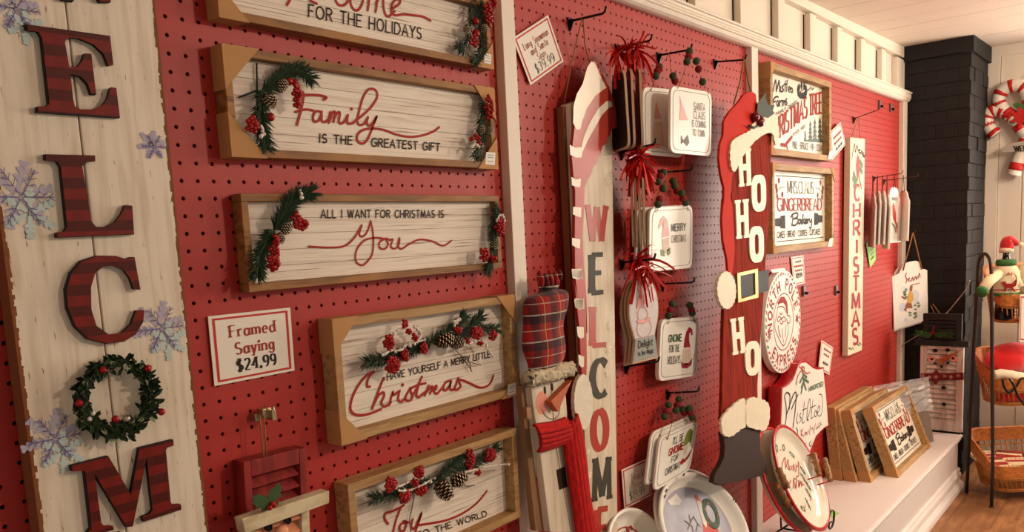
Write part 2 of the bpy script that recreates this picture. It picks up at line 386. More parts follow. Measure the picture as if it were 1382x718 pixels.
b = MB().wbox(-40, 153.8, .35, .6, FLOOR, ZS+1.5)
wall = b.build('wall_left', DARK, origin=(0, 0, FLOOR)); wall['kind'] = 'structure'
def pegboard(x0, x1, px, pz, z0=FLOOR+.5, z1=ZS+.1):
    """1 inch perforated sheet: every hole a real octagonal opening"""
    r = .125; V = []; F = []
    xs = np.arange(math.floor(x0-px)+px, x1+1, 1.0); zs = np.arange(math.floor(z0-pz)+pz, z1+1, 1.0)
    T = .2
    for cx in xs:
        l, rr = max(cx-.5, x0), min(cx+.5, x1)
        if rr-l < .02: continue
        for cz in zs:
            lo, hi = max(cz-.5, z0), min(cz+.5, z1)
            if hi-lo < .02: continue
            n = len(V)
            if cx-l < r+.02 or rr-cx < r+.02 or cz-lo < r+.02 or hi-cz < r+.02:
                V += [(l, 0, lo), (rr, 0, lo), (rr, 0, hi), (l, 0, hi)]; F.append((n, n+1, n+2, n+3)); continue
            q = [(rr, cz), (rr, hi), (cx, hi), (l, hi), (l, cz), (l, lo), (cx, lo), (rr, lo)]
            h = [(cx+r*math.cos(math.pi/4*i), cz+r*math.sin(math.pi/4*i)) for i in range(8)]
            V += [(a, 0, c) for a, c in q] + [(a, 0, c) for a, c in h] + [(a, T, c) for a, c in h]
            for i in range(8):
                j = (i+1) % 8
                F.append((n+i, n+8+i, n+8+j, n+j)[::-1]); F.append((n+8+i, n+16+i, n+16+j, n+8+j)[::-1])
    m = MB(); m.v = V; m.f = F
    return m
for x0, x1, px, pz in ((-39, 29.0, 0, 0), (29.05, 78.6, 31.089, 7.045), (78.65, 152, 80.2, 7.05)):
    pegboard(x0, x1, px, pz).build('pegboard_sheet', PEG, wall)

TR = CREAM
for i, (x0, x1, d) in enumerate(((28.35, 30.0, .85), (77.9, 79.9, .8), (150.3, 153.2, .8))):
    t = MB().wbox(x0, x1, -d, .05, FLOOR, ZS+.2).build('trim_%d' % (i+1), TR, origin=((x0+x1)/2, 0, FLOOR), bev=.05); t['kind'] = 'structure'
# fluted crown strip over the pegboard
prof = [(0, 9.2), (-.45, 9.15), (-.8, 9.22), (-1.1, 9.42), (-1.25, 9.62), (-1.3, 9.7), (-1.22, 9.76)]
for k in range(3):
    z = 9.8+k*.3; prof += [(-1.3, z), (-1.42, z+.06), (-1.44, z+.16), (-1.34, z+.24)]
prof += [(-1.36, 10.72), (-1.6, 10.8), (-1.66, 10.92), (-1.6, 11.04), (-1.35, 11.1), (0, 11.1)]
m = MB(); n = len(prof)
for x in (-40, 153.4): m.v += [(x, y, z) for y, z in prof]
m.f = [(i, (i+1) % n, n+(i+1) % n, n+i) for i in range(n)] + [tuple(range(n)), tuple(range(2*n-1, n-1, -1))]
t = m.build('trim_4', CREAM, origin=(56, 0, ZS), label='white fluted crown strip'); t['kind'] = 'structure'
# framed wall above: recessed panels, studs, header
up = MB().wbox(-40, 154, 1.0, 1.2, 10.9, 21).build('wall_upper', CREAM, wall, label='white recessed boards above the pegboard')
for i, x in enumerate(np.arange(64.1-12.35*6, 150, 12.35)):
    MB().wbox(x, x+2.4, -.02, .99, 10.95, 17.5).build('stud', CREAM, wall, bev=.05)
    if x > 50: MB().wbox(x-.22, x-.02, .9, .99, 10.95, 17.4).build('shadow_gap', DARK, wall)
MB().wbox(148.6, 153.9, -.02, .99, 10.95, 17.5).build('stud', CREAM, wall, bev=.05)
m = MB(); m.add([(-40, -.1, 17.4), (154, -.1, 17.9), (154, 1, 17.9), (-40, 1, 17.4), (-40, -.1, 19.1), (154, -.1, 20.1), (154, 1, 20.1), (-40, 1, 19.1)],
                [(0,1,5,4),(3,2,1,0),(1,2,6,5),(2,3,7,6),(3,0,4,7),(4,5,6,7)])
m.build('header_board', CREAM, wall, bev=.04)
# narrow skirting strip below is hidden by the ledge
# ceiling boards running out from the wall
ceil = MB().add([(-60, -140, 19.35), (99, -140, 19.35), (200, -140, 21.2), (-60, 1, 19.35), (99, 1, 19.35), (200, 1, 21.2)], [(0,1,4,3), (1,2,5,4)]).build('ceiling', CEIL, origin=(60, -60, 19.3)); ceil['kind'] = 'structure'
rc = random.Random(3); x = 70.0
while x < 176:
    w = 7.6+rc.random()*.5; za, zb = ceil_z(x), ceil_z(x+w-.12); o = rc.random()*.03
    m = MB(); m.add([(x, -70, za-o), (x+w-.12, -70, zb-o), (x+w-.12, 0.8, zb-o), (x, .8, za-o), (x, -70, za+.3), (x+w-.12, -70, zb+.3), (x+w-.12, .8, zb+.3), (x, .8, za+.3)],
                    [(3,2,1,0),(0,1,5,4),(2,3,7,6),(1,2,6,5),(3,0,4,7)])
    m.build('ceiling_board', CEIL, ceil); x += w
# end wall with vertical boards
endw = MB().wbox(172.0, 172.6, -95, 4, FLOOR, -38)
endw.wbox(172, 172.6, -28, 4, -38, 21.5); endw.wbox(172, 172.6, -95, -70, -38, 21.5); endw.wbox(172, 172.6, -70, -28, 17, 21.5)
we = endw.build('wall_back', CREAM, origin=(172, -40, FLOOR)); we['kind'] = 'structure'
for y0, y1 in ((-11.5, -13.9), (-13.9, -18.15), (-18.2, -27)):
    d = .35 if y0 == -11.5 else 0
    MB().wbox(171.6-d, 172, y1+.12, y0, FLOOR, 18.4).build('wall_board', CREAM, we, bev=.04)
MB().wbox(171.3, 172, -28, -11.5, 18.2, 21).build('header_board', CREAM, we, bev=.04)
wn = shell('unseen_window_1', (171.7, -49, -38))  # unseen window, added and sized to bring light in from the right
for a in ((-29.5, -28, -38, 17), (-70, -68.5, -38, 17), (-49.6, -48.4, -38, 17)):
    MB().wbox(171.2, 172, a[0], a[1], a[2], a[3]).build('window_frame', CREAM, wn, bev=.05)
for z in (-38, 15.6): MB().wbox(171.2, 172, -70, -28, z, z+1.4).build('window_frame', CREAM, wn, bev=.05)
gm, gnt, gb = newmat('window_glass'); gb.inputs['Transmission Weight'].default_value = 1; gb.inputs['Roughness'].default_value = .02; gb.inputs['IOR'].default_value = 1.1
for y in (-69, -49): MB().wbox(171.75, 171.8, y+.8, y+19.6, -37, 16).build('window_pane', gm, wn)

# floor of wide planks, seams running past the ledge end
FLW = grain('oak_floor', (172, 122, 80), (132, 88, 56), (7, 40, 40), .38, c3=(120, 80, 52), coarse=5, lo=.4, hi=.65)
fl = MB().wbox(-60, 200, -140, 4, FLOOR-.6, FLOOR-.12).build('floor', DARK, origin=(60, -60, FLOOR)); fl['kind'] = 'structure'
rf = random.Random(5)
for j in range(9):
    y1 = -2-j*6.4; x = 96+rf.random()*20
    while x < 178:
        L = 26+rf.random()*20
        MB().wbox(x+.04, min(x+L, 190)-.04, y1-6.35, y1, FLOOR-.2, FLOOR+.001*rf.random()).build('plank', FLW, fl); x += L

# ---------------------------------------------------------------- chimney of black painted brick
BLK = plain('black_brick_paint', (32, 29, 28), .7, var=.3, scale=30, bump=.6, bscale=90, spec=.2)
ch = thing('chimney', (162, -5.7, FLOOR), 'black painted brick chimney rising to the ceiling at the end of the pegboard', 'chimney')
MB().wbox(154.5, 170.7, -11.0, .9, FLOOR, 19.9).build('core', BLK, ch)
rb = random.Random(11); z = FLOOR; row = 0
while z < 17.0:
    h = 2.55
    ys = [-11.5, -7.6, -3.7, .9] if row % 2 else [-11.5, -9.6, -5.7, -1.8, .9]
    for a, c in zip(ys[:-1], ys[1:]):
        MB().wbox(154.0-rb.random()*.07, 154.55, a+.01, c-.01, z+.01, z+h-.0).build('brick', BLK, ch, bev=.05)
    xs = [153.92, 162, 170.9] if row % 2 else [153.92, 158, 166, 170.9]
    for a, c in zip(xs[:-1], xs[1:]):
        MB().wbox(a+.03, c-.03, -11.5-rb.random()*.3, -10.9, z+.02, z+h-.0).build('brick', BLK, ch, bev=.1)
    z += h+.03; row += 1
MB().wbox(153.0, 171.3, -12.2, 1.0, 17.1, 20.3).build('cap', BLK, ch, bev=.08)

# ---------------------------------------------------------------- low display ledge
ld = thing('display_ledge', (100, -6.5, FLOOR), 'long low white ledge with stepped base moulding running under the pegboard', 'ledge')
XE = 145.6
m = MB(); pr = [(-12.6, -55.0), (-12.95, -55.05), (-13.1, -55.3), (-13.05, -55.6), (-12.8, -55.75), (-12.8, -56.0), (-12.3, -56.2)]
m = MB().wbox(-40, XE, -12.64, -.05, -56.0, -55.0)
m.build('ledge_top', LEDGE, ld)
def mould(pr, x0, x1, name, closed_y):
    m = MB(); P = pr+[(closed_y, pr[-1][1]), (closed_y, pr[0][1])]; n = len(P)
    for x in (x0, x1): m.v += [(x, y, z) for y, z in P]
    m.f = [(i, (i+1) % n, n+(i+1) % n, n+i) for i in range(n)]+[tuple(range(n)), tuple(range(2*n-1, n-1, -1))]
    return m.build(name, LEDGE, ld)
mould([(-12.7, -55.0), (-13.0, -55.08), (-13.12, -55.3), (-13.0, -55.52), (-12.72, -55.6), (-12.85, -55.8), (-12.75, -56.1), (-12.4, -56.3)], -40, XE+.4, 'edge_moulding', -12.65)
MB().wbox(-40, XE-.4, -12.4, -.1, FLOOR, -56.0).build('front_panel', LEDGE, ld)
mould([(-12.4, -61.4), (-12.7, -61.5), (-12.85, -61.8), (-12.7, -62.1), (-12.95, -62.4), (-13.05, -62.8), (-12.9, -63.1)], -40, XE, 'base_moulding', -12.0)
mould([(-12.6, -63.1), (-12.7, -64.0), (-13.0, -64.2), (-13.35, -64.5), (-13.45, -64.9), (-13.45, FLOOR)], -40, XE+.6, 'base_moulding', -12.0)
# ================================================================ PEG HOOKS
def hook(x, z, label, L=3.9, rise=.0, mat=BLACKM, r=.11):
    t = thing('peg_hook', (x, 0, z), label, 'hook', 'peg hooks on the red pegboard')
    MB().tube([(x, .3, z), (x, -.3, z), (x, -L+.25, z+rise-.05), (x, -L, z+rise+.1), (x, -L-.12, z+rise+.5)], r, 7).build('arm', mat, t, True)
    m = MB(); pl = Pl((x, 0, z)); m.poly(pl, [(-.36, .32), (.36, .32), (.3, 0), (.06, -.85), (-.06, -.85), (-.3, 0)], .02, .16)
    m.poly(Pl((x-.06, -.1, z), (0, -1, 0)), [(0, .2), (.5, .1), (.1, -.75), (0, -.8)], 0, -.12)
    m.build('base_clip', mat, t)
    return t
hook(38.98, 6.09, 'black peg hook holding the long snowman welcome sign by its rope')
hook(46.97, 4.93, 'black peg hook with the dark ornaments on red ribbon, top of its column')
hook(55.23, 5.25, 'black peg hook holding the two pale square gnome signs at the top')
hook(68.78, 6.29, 'black peg hook holding the tall red belted sign by its rope', rise=-.3)
hook(47.17, -5.2, 'black peg hook through the red ribbons of the edge-on ornament stack', rise=.4)
hook(54.89, -7.05, 'black peg hook above the MERRY CHRISTMAS gnome sign')
hook(46.5, -16.26, 'black peg hook holding the snow globe ornaments', rise=.3)
hook(54.74, -19.09, 'black peg hook above the GNOME FOR THE HOLIDAYS sign', rise=.2)
hook(46.7, -27.01, 'bare black peg hook with nothing on it left of the gnome sign corner', rise=.7)
hook(55.27, -31.4, 'black peg hook above the lowest square gnome sign', rise=.5)
RUST = plain('rusty_wire', (92, 52, 34), .6, metal=.3, var=.3)
hook(121.42, 3.77, 'thin rusty peg hook holding the tall narrow bird sign', 4.1, .9, RUST, .07)
hook(133.11, -5.85, 'thin rusty peg hook carrying the row of small bird tags', 5.0, .4, RUST, .07)
hook(149.33, -16.65, 'thin peg hook at the board edge holding the two large bird plaques', 3.4, .3, RUST, .07)
hook(139.5, -6.2, 'thin rusty peg hook crossing in front of the right board edge', 6.0, .3, RUST, .07)

# ================================================================ WELCOME BOARD
BY = -1.5
bp = wallpl(BY)
xl, xr = -9.98, -1.36
wb = thing('welcome_board', (-5.5, -.9, -40), 'tall white distressed plank board with plaid WELCOME letters and small leaf wreath', 'sign')
sx = lambda z: -5.86 + (z+13)*.004
MB().wbox(xl, -5.9, -.35, 0, 1, 2) if 0 else None
MB().wbox(xl, -5.93, BY, -.3, -40, 12).build('plank', WASHV, wb, bev=.06)
MB().wbox(-5.86, xr, BY, -.3, -40, 12).build('plank', WASHV, wb, bev=.06)
# rough brown edges
for x0, x1 in ((xl-.03, xl+.1), (xr-.06, xr+.03)):
    m = MB(); rr = random.Random(4); z = -40
    while z < 12:
        h = .08+rr.random()*.25; w = rr.random()*.12
        m.wbox(x0-(w if x0 > -5 else 0), x1+(w if x0 < -5 else 0), BY-.012, -.29, z, z+h); z += h
    m.build('rough_edge', EDGE, wb, kind='stuff')
PLAID = bands('buffalo_plaid', (116, 30, 20), [((56, 20, 15), 2, 1.05, .5, .1, .75), ((84, 26, 20), 0, 1.05, .5, .3, .3)], .5)
LBACK = plain('letter_backing_black', (24, 16, 14), .7)
def letter(pts, ox, oy, k, name='letter'):
    P = bp.hs(pts, ox, oy, k)
    m = MB().poly(bp, P, .05, .34); o = m.build(name, LBACK, wb)
    MB().poly(bp, shrink(P, .985), .33, .37).build('letter_face', PLAID, o)
letter([(63,69),(288,100),(297,178),(285,180),(272,148),(245,122),(205,106),(181,103),(168,108),(166,118),(178,184),(200,183),(213,168),(220,147),(238,148),(251,258),(238,256),(228,228),(210,209),(181,203),(188,270),(193,290),(208,298),(240,299),(268,288),(282,268),(291,238),(305,240),(315,320),(93,305),(92,290),(115,291),(124,283),(104,105),(94,88),(65,84)], 0, 0, 1.9944)
letter([(113,417),(248,420),(248,435),(222,437),(213,448),(238,598),(250,612),(275,613),(302,600),(320,577),(330,553),(348,555),(353,632),(145,641),(144,627),(165,625),(172,613),(155,450),(146,436),(114,432)], 0, 0, 1.9944)
letter([(372,62),(355,61),(345,32),(328,8),(300,-4),(270,-2),(248,18),(237,55),(238,115),(252,160),(285,184),(322,180),(348,155),(362,118),(382,117),(380,148),(360,182),(328,202),(280,208),(230,196),(195,162),(174,112),(170,60),(184,16),(212,-16),(255,-30),(305,-29),(335,-20),(346,-26),(356,-26)], 0, 360, 2.0056)
letter([(333,388),(515,342),(625,530),(668,302),(832,262),(836,288),(806,297),(797,313),(820,565),(830,580),(870,577),(873,603),(688,662),(682,638),(720,625),(733,605),(703,345),(635,685),(603,688),(445,425),(478,668),(492,685),(535,683),(540,702),(415,735),(413,715),(430,695),(398,412),(336,415)], 0, 520, 3.625)
letter([(60,-230),(150,-235),(150,-218),(130,-215),(150,-60),(185,-160),(215,-160),(270,-60),(255,-215),(232,-218),(232,-232),(320,-225),(320,-212),(300,-205),(290,10),(262,10),(205,-90),(190,8),(160,4),(95,-212),(62,-216)], 0, 0, 1.9944)
letter([(150,760),(320,715),(330,780),(318,782),(290,745),(225,765),(240,840),(270,820),(285,905),(255,870),(245,930),(330,900),(350,870),(372,940),(200,990),(195,970),(215,955),(180,780),(152,778)], 0, 360, 2.0056)
# printed snowflakes
LAV = plain('lavender_ink', (178, 168, 184), .6); TEAL = plain('pale_teal_ink', (186, 200, 194), .6); VIO = plain('violet_ink', (108, 96, 140), .6)
def flake(m, pl, c, r, w, rot=0, d=.02, br=3):
    for a in range(6):
        t = math.radians(a*60+rot); dx, dz = math.cos(t), math.sin(t)
        P = lambda f, s=0, g=0: (c[0]+r*(f*dx-s*dz), c[1]+r*(f*dz+s*dx))
        m.ribbon(pl, [P(.07), P(1)], w, d, caps=False)
        for f in [.4, .62, .82][:br]:
            for sg in (-1, 1): m.ribbon(pl, [P(f), P(f+.17, sg*.17*(1.5-f))], w*.8, d, caps=False)
for (u, v, rpx, full) in ((28, 266, 1.75, 1), (208, 198, .8, 0), (218, 443, 1.5, 1), (74, 592, 1.5, 1), (22, 12, 1.2, 1)):
    c = bp.h(u, v)
    m = MB(); flake(m, bp, (c[0]-.15, c[1]+.1), rpx*.95, .2, 12, .02); m.build('snowflake_print', LAV, wb)
    if full:
        m = MB(); flake(m, bp, (c[0]+.3, c[1]-.75), rpx*.7, .2, 25, .05); m.build('snowflake_print', TEAL, wb)
    m = MB(); flake(m, bp, c, rpx*.85, .045, 0, .08); m.build('snowflake_print', VIO, wb)
# wreath letter O
rw = random.Random(9)
c0 = bp.h(152, 534.5); rx = abs(bp.h(200, 534)[0]-bp.h(104, 534)[0])/2; rz = abs(bp.h(152, 489)[1]-bp.h(152, 580)[1])/2
LEAF = plain('wreath_leaf', (44, 58, 34), .5, var=.5, scale=60); LEAF2 = plain('pale_leaf', (150, 160, 128), .5, var=.3)
wr = MB().tube([bp.p(c0[0]+rx*math.cos(t), c0[1]+rz*math.sin(t), .35) for t in np.linspace(0, 6.2832, 41)[:-1]], .13, 6, True).build('wreath', STEM, wb, True)
def leafmesh(m, c, d, up, L, w):
    d = d/np.linalg.norm(d); s = np.cross(d, up); s /= np.linalg.norm(s)+1e-9; u = np.cross(s, d)
    m.add([c, c+d*L*.35+s*w*.5+u*.04, c+d*L*.75+s*w*.42+u*.05, c+d*L, c+d*L*.75-s*w*.42+u*.05, c+d*L*.35-s*w*.5+u*.04, c+d*L*.5-u*.05], [(0,6,1),(1,6,2),(2,6,3),(3,6,4),(4,6,5),(5,6,0)])
m1, m2 = MB(), MB()
for i in range(620):
    t = rw.random()*6.2832; a = t+1.57+rw.gauss(0, .8); rr = 1+rw.gauss(0, .085)
    c = bp.p(c0[0]+rx*rr*math.cos(t), c0[1]+rz*rr*math.sin(t), .25+rw.random()*.5)
    d = bp.ex*math.cos(a)+bp.ez*math.sin(a)+bp.n*rw.uniform(-.1, .8)
    leafmesh(m2 if rw.random() < .07 else m1, c, d, bp.n+.3*bp.ex*rw.gauss(0, 1), .42+rw.random()*.2, .22)
m1.build('wreath_leaves', LEAF, wr, kind='stuff'); m2.build('wreath_pale_leaves', LEAF2, wr, kind='stuff')
for u, v in ((130, 498), (190, 496), (98, 542), (147, 563.5), (208.5, 554)):
    a = bp.h(u, v); MB().ball(bp.p(a[0], a[1], .75), .2, 12, 8).build('berry', BERRY, wr, True)
m = MB()
for u, v in ((117, 556), (113, 563), (164, 563), (160, 493), (106, 516), (188, 571)):
    a = bp.h(u, v); m.ball(bp.p(a[0], a[1], .7), .14, 8, 6)
m.build('white_bud', SNOWB, wr, True, kind='stuff')

# ================================================================ GREENERY
def sprig(root, pl, path, seed=1, n=240, L=.95, berries=(), cones=(), clusters=(), snow=(), lift=.4, spread=1.0, taper=True, nm='pine_sprig', nmat=None):
    r = random.Random(seed); q = [np.array(p) for p in smoothc(path, 6)]
    st = MB().tube([pl.p(p[0], p[1], lift) for p in q], .07, 5).build(nm, STEM, root, True)
    m = MB(); k = len(q)
    for i in range(int(n*1.5)):
        f = r.random()*(k-1.001); j = int(f); t = q[j+1]-q[j]; t = t/(np.linalg.norm(t)+1e-9); c = q[j]+(q[j+1]-q[j])*(f-j)
        a = math.atan2(t[1], t[0])+r.choice((-1, 1))*r.uniform(.25, 1.0)*spread; le = L*r.uniform(.6, 1.1)
        d = pl.ex*math.cos(a)+pl.ez*math.sin(a)+pl.n*r.uniform(-.25, .7); d /= np.linalg.norm(d)
        c3 = pl.p(c[0], c[1], lift+r.uniform(-.1, .15)); s = np.cross(d, pl.n); s /= np.linalg.norm(s)+1e-9; s = s*.034; mid = c3+d*le*.6
        m.add([c3-s*.6, c3+s*.6, mid+s, c3+d*le, mid-s, mid+pl.n*.02], [(0,1,2,5),(2,3,5),(3,4,5),(4,0,5)])
    m.build('pine_needles', nmat or NEEDLE, st, kind='stuff')
    for (u, v, rr) in berries:
        a = pl.h(u, v); MB().ball(pl.p(a[0], a[1], lift+rr*.8), rr, 14, 10).build('berry', BERRY, st, True)
    for (u, v, w, h, nb, rr) in clusters:
        m = MB(); a = pl.h(u, v); nb = int(nb*1.35)+1
        for i in range(nb):
            t = 2.4*i; f = math.sqrt((i+.5)/nb)
            m.ball(pl.p(a[0]+w*f*math.cos(t), a[1]+h*f*math.sin(t), lift+.35*(1-f)+.3+r.uniform(-.05, .1)), rr*r.uniform(.9, 1.1), 8, 6)
        m.build('berry_cluster', BERRY, st, True)
    for (u, v, rr, ang) in cones:
        a = pl.h(u, v); cone(pl, a, rr, ang, st, lift)
    for pts in snow:
        P = smoothc([pl.h(*p) for p in pts], 4); m = MB()
        m.tube([pl.p(p[0], p[1], lift+.35+.1*math.sin(i)) for i, p in enumerate(P)], lambda f: .09-.03*f, 5)
        for i, p in enumerate(P):
            if i % 2 == 0: m.ball(pl.p(p[0]+r.gauss(0, .05), p[1]+r.gauss(0, .05), lift+.38), .09+r.random()*.06, 6, 4)
        m.build('frosted_twig', SNOWB, st, True)
    return st
def cone(pl, a, rr, ang, root, lift):
    ax = pl.ex*math.cos(ang)+pl.ez*math.sin(ang)+pl.n*.5; ax /= np.linalg.norm(ax)
    x = np.cross(ax, pl.n); x /= np.linalg.norm(x); y = np.cross(ax, x); c = pl.p(a[0], a[1], lift+rr*.7)
    m1, m2 = MB(), MB(); m1.ball(c, rr*.55, 8, 6)
    for i in range(64):
        f = i/63; h = (f-.5)*2.1*rr; R = rr*(.35+.62*math.sin(math.pi*min(1, .12+.86*f))); t = 2.39996*i
        o = x*math.cos(t)+y*math.sin(t); s = -x*math.sin(t)+y*math.cos(t); w = rr*.2
        p0 = c+ax*(h-rr*.15)+o*R*.4; p1 = c+ax*(h+rr*.12)+o*R; up = ax*rr*.05
        m1.add([p0-s*w*.5, p0+s*w*.5, p1+s*w, p1-s*w, p0-s*w*.5-up, p0+s*w*.5-up, p1+s*w-up, p1-s*w-up], [(0,1,2,3),(7,6,5,4),(1,5,6,2),(3,7,4,0)])
        tp = p1-o*rr*.02
        m2.add([tp-s*w*1.02+up*1.3, tp+s*w*1.02+up*1.3, tp+s*w*.8+o*rr*.1-up, tp-s*w*.8+o*rr*.1-up], [(0,1,2,3)])
    o = m1.build('pinecone', CONE, root); m2.build('scale_tips', CONET, root, kind='stuff')

# ================================================================ FRAMED SAYINGS
def framed(label, q, yf, rail, name='framed_sign', y_board=-.5, mat=FRAMEW, guards='', rows=5, board=WASH, group=None, cat='framed sign', tagpx=None, guard_len=2.0, top_over=False):
    """q: photo points of the front face TL TR BR BL; the box frame lies flat on the pegboard"""
    pf = wallpl(yf); h = [pf.h(*p) for p in q]
    x0 = (h[0][0]+h[3][0])/2; x1 = (h[1][0]+h[2][0])/2; z1 = (h[0][1]+h[1][1])/2; z0 = (h[2][1]+h[3][1])/2
    t = thing(name, ((x0+x1)/2, 0, z0), label, cat, group); w = rail
    a, c = (x0, x1) if top_over else (x0, x1)
    MB().wbox(a, c, yf, -.04, z1-w, z1).build('frame_rail', mat, t, bev=.04)
    MB().wbox(a, c, yf, -.04, z0, z0+w).build('frame_rail', mat, t, bev=.04)
    MB().wbox(x0+.01, x0+w, yf+.03, -.05, z0+w+.005, z1-w-.005).build('frame_rail', mat, t, bev=.04)
    MB().wbox(x1-w, x1-.01, yf+.03, -.05, z0+w+.005, z1-w-.005).build('frame_rail', mat, t, bev=.04)
    hh = (z1-z0-2*w)/rows
    for i in range(rows):
        za = z0+w+i*hh; MB().wbox(x0+w, x1-w, y_board, -.1, za+.014, za+hh-.014).build('board_plank', board, t)
    MB().wbox(x0+w, x1-w, y_board+.05, -.09, z0+w, z1-w).build('backing', CARDIN, t)
    g = guard_len
    for cc in guards.split():
        tx = x0 if 'l' in cc else x1; s = 1 if 'l' in cc else -1; tz = z1 if 't' in cc else z0; sz = -1 if 't' in cc else 1
        m = MB(); P = pf.off(.03)
        m.poly(P, [(tx-s*.05, tz-sz*.05), (tx+s*g*.95, tz-sz*.05), (tx-s*.05, tz+sz*g)], 0, .04)
        xa, xb = sorted((tx-s*.06, tx-s*.01)); za, zb = sorted((tz-sz*.05, tz+sz*g)); m.wbox(xa, xb, yf-.03, -.02, za, zb)
        xa, xb = sorted((tx-s*.05, tx+s*g*.9)); za, zb = sorted((tz-sz*.01, tz-sz*.06)); m.wbox(xa, xb, yf-.03, -.02, za, zb)
        m.build('corner_guard', CARD, t, label='folded cardboard corner guard')
    if tagpx:
        m = MB(); m.flat(pf, pf.hs(tagpx), .1); tg = m.build('price_tag', TAG, t)
        m = MB(); a, b, c, d = pf.hs(tagpx)
        for k in (.22, .42, .75): m.ribbon(pf, [a+(d-a)*k+(b-a)*.2, a+(d-a)*k+(b-a)*.8], .05, .11)
        m.build('print', GREYINK, tg)
    return t, (x0, x1, z0, z1)
G1 = 'framed wooden sayings on the pegboard'
SB = wallpl(-.52)
# -- Home for the holidays (top, cropped)
t, bx = framed('whitewashed framed sign reading FOR THE HOLIDAYS, highest in the column, cut by the photo top', [(291,-82),(664,-12),(661,89.6),(292,25)], -1.2, .5, guards='bl br tr', group=G1, tagpx=[(653,72),(662,74),(661,87),(652,85)])
m = MB()
script(m, SB, [[(380,-110),(400,-60),(395,-10),(380,20)], [(470,-110),(480,-60),(470,-5),(500,15)], [(385,-40),(480,-30)],
  [(605,-30),(582,-20),(577,0),(590,20),(612,20),(630,0),(640,-22),(620,-32)],
  [(640,-28),(637,10),(650,38),(668,40),(684,15),(690,-20)], [(688,-20),(706,-30),(712,0),(706,42)], [(708,10),(722,-20),(738,-25),(744,5),(738,48)], [(740,15),(755,-12),(768,-10),(770,30),(778,58),(792,66),(815,45)],
  [(800,38),(828,20),(838,5),(822,-2),(804,18),(803,50),(818,62),(850,58),(890,62),(930,68),(960,84)]], 260, 0, 2.991, lambda f: .17)
text(m, SB, 'H', (355, 10), (395, 18), (355, -30), .01) if 0 else None
m.build('script_lettering', REDINK, t)
text(MB(), SB, 'FOR THE HOLIDAYS', (260+467/2.991, 68/2.991), (260+922/2.991, 157/2.991), (260+468/2.991, 18/2.991), .1, gap=.26).build('lettering', INK, t)
sprig(t, SB.off(.2), [SB.h(600+170/5.98, -8), SB.h(600+160/5.98, 30), SB.h(600+110/5.98, 68), SB.h(600+70/5.98, 66)], 5, 150, .9)
sprig(t, SB.off(.3), [SB.h(641, 2), SB.h(638, 40), SB.h(640, 68), SB.h(632, 86)], 6, 230, .85,
      berries=[(634,31,.27),(634,47,.3),(656,32,.12)], clusters=[(649,21,.55,.85,18,.15),(656,8,.2,.35,6,.14),(630,57,.4,.5,9,.14)], cones=[(643.5,41,.33,.8),(622,42,.3,2.2)])
# -- Family
t, bx = framed('whitewashed framed sign reading Family is the greatest gift', [(303,62),(668.6,118.7),(668.6,225.7),(310,213)], -1.2, .5, guards='tl bl tr br', group=G1, guard_len=2.5,
               tagpx=[(655,205.5),(667.5,206),(666.5,223),(653.5,222)])
script(m := MB(), SB, [[(160,140),(170,165),(152,270),(118,395)], [(122,212),(104,205),(112,180),(150,168),(220,163),(300,167),(346,182),(325,200)], [(108,295),(150,280),(200,276),(250,285)],
  [(300,292),(266,290),(245,325),(252,368),(285,362),(305,325),(312,292)], [(310,300),(312,360),(335,372),(365,350),(378,300)],
  [(378,298),(385,325),(365,378)], [(372,345),(395,300),(415,300),(402,372)], [(404,350),(430,305),(452,302),(444,365),(460,385),(490,365),(510,322)],
  [(514,318),(508,365),(525,387),(560,375),(592,345)], [(543,272)],
  [(585,355),(640,310),(700,250),(742,180),(735,130),(700,115),(665,128),(630,190),(602,290),(588,360),(605,395),(640,385),(672,335)],
  [(672,335),(662,375),(678,402),(705,385),(740,330),(715,390),(695,445),(665,510),(630,540),(592,522),(588,475),(630,436),(710,422),(800,436),(900,472),(1000,488),(1100,475),(1180,445),(1224,412)]], 380, 100, 5.758, lambda f: .17)
m.build('script_lettering', REDINK, t)
m = MB(); text(m, SB, 'IS THE', (380+293/5.758, 100+530/5.758), (380+545/5.758, 100+547/5.758), (380+295/5.758, 100+466/5.758), .1, gap=.3)
text(m, SB, 'GREATEST GIFT', (380+697/5.758, 100+560/5.758), (380+1226/5.758, 100+597/5.758), (380+700/5.758, 100+498/5.758), .1, gap=.24)
m.build('lettering', INK, t)
H = lambda P, ox, oy, k, pts: [P.h(ox+a/k, oy+b/k) for a, b in pts]
k4 = 718/180
sprig(t, SB.off(.2), H(SB, 270, 50, k4, [(300,300),(360,260),(430,200),(500,190),(560,230)]), 11, 300, .95,
      berries=[(270+447/k4, 50+247/k4, .26)], clusters=[(270+480/k4, 50+320/k4, .28, .85, 15, .15)], cones=[(270+408/k4, 50+272/k4, .36, 1.0)])
sprig(t, SB.off(.2), H(SB, 270, 50, k4, [(310,290),(290,400),(300,500),(320,600)]), 12, 280, .95,
      berries=[(270+347/k4, 50+438/k4, .27)], clusters=[(270+243/k4, 50+480/k4, .42, .5, 10, .15)], cones=[(270+345/k4, 50+355/k4, .42, 2.0)],
      snow=[[(342,172),(345,182),(341,186)]])
m = MB()
for a in ([(270+297/k4, 86), (270+300/k4, 140)], [(270+200/k4, 50+328/k4), (270+300/k4, 50+290/k4)]): m.tube([SB.p(*SB.h(*p), .15) for p in a], .06, 5)
m.build('wire_stem', plain('green_stem', (40, 58, 44), .6), t, True)
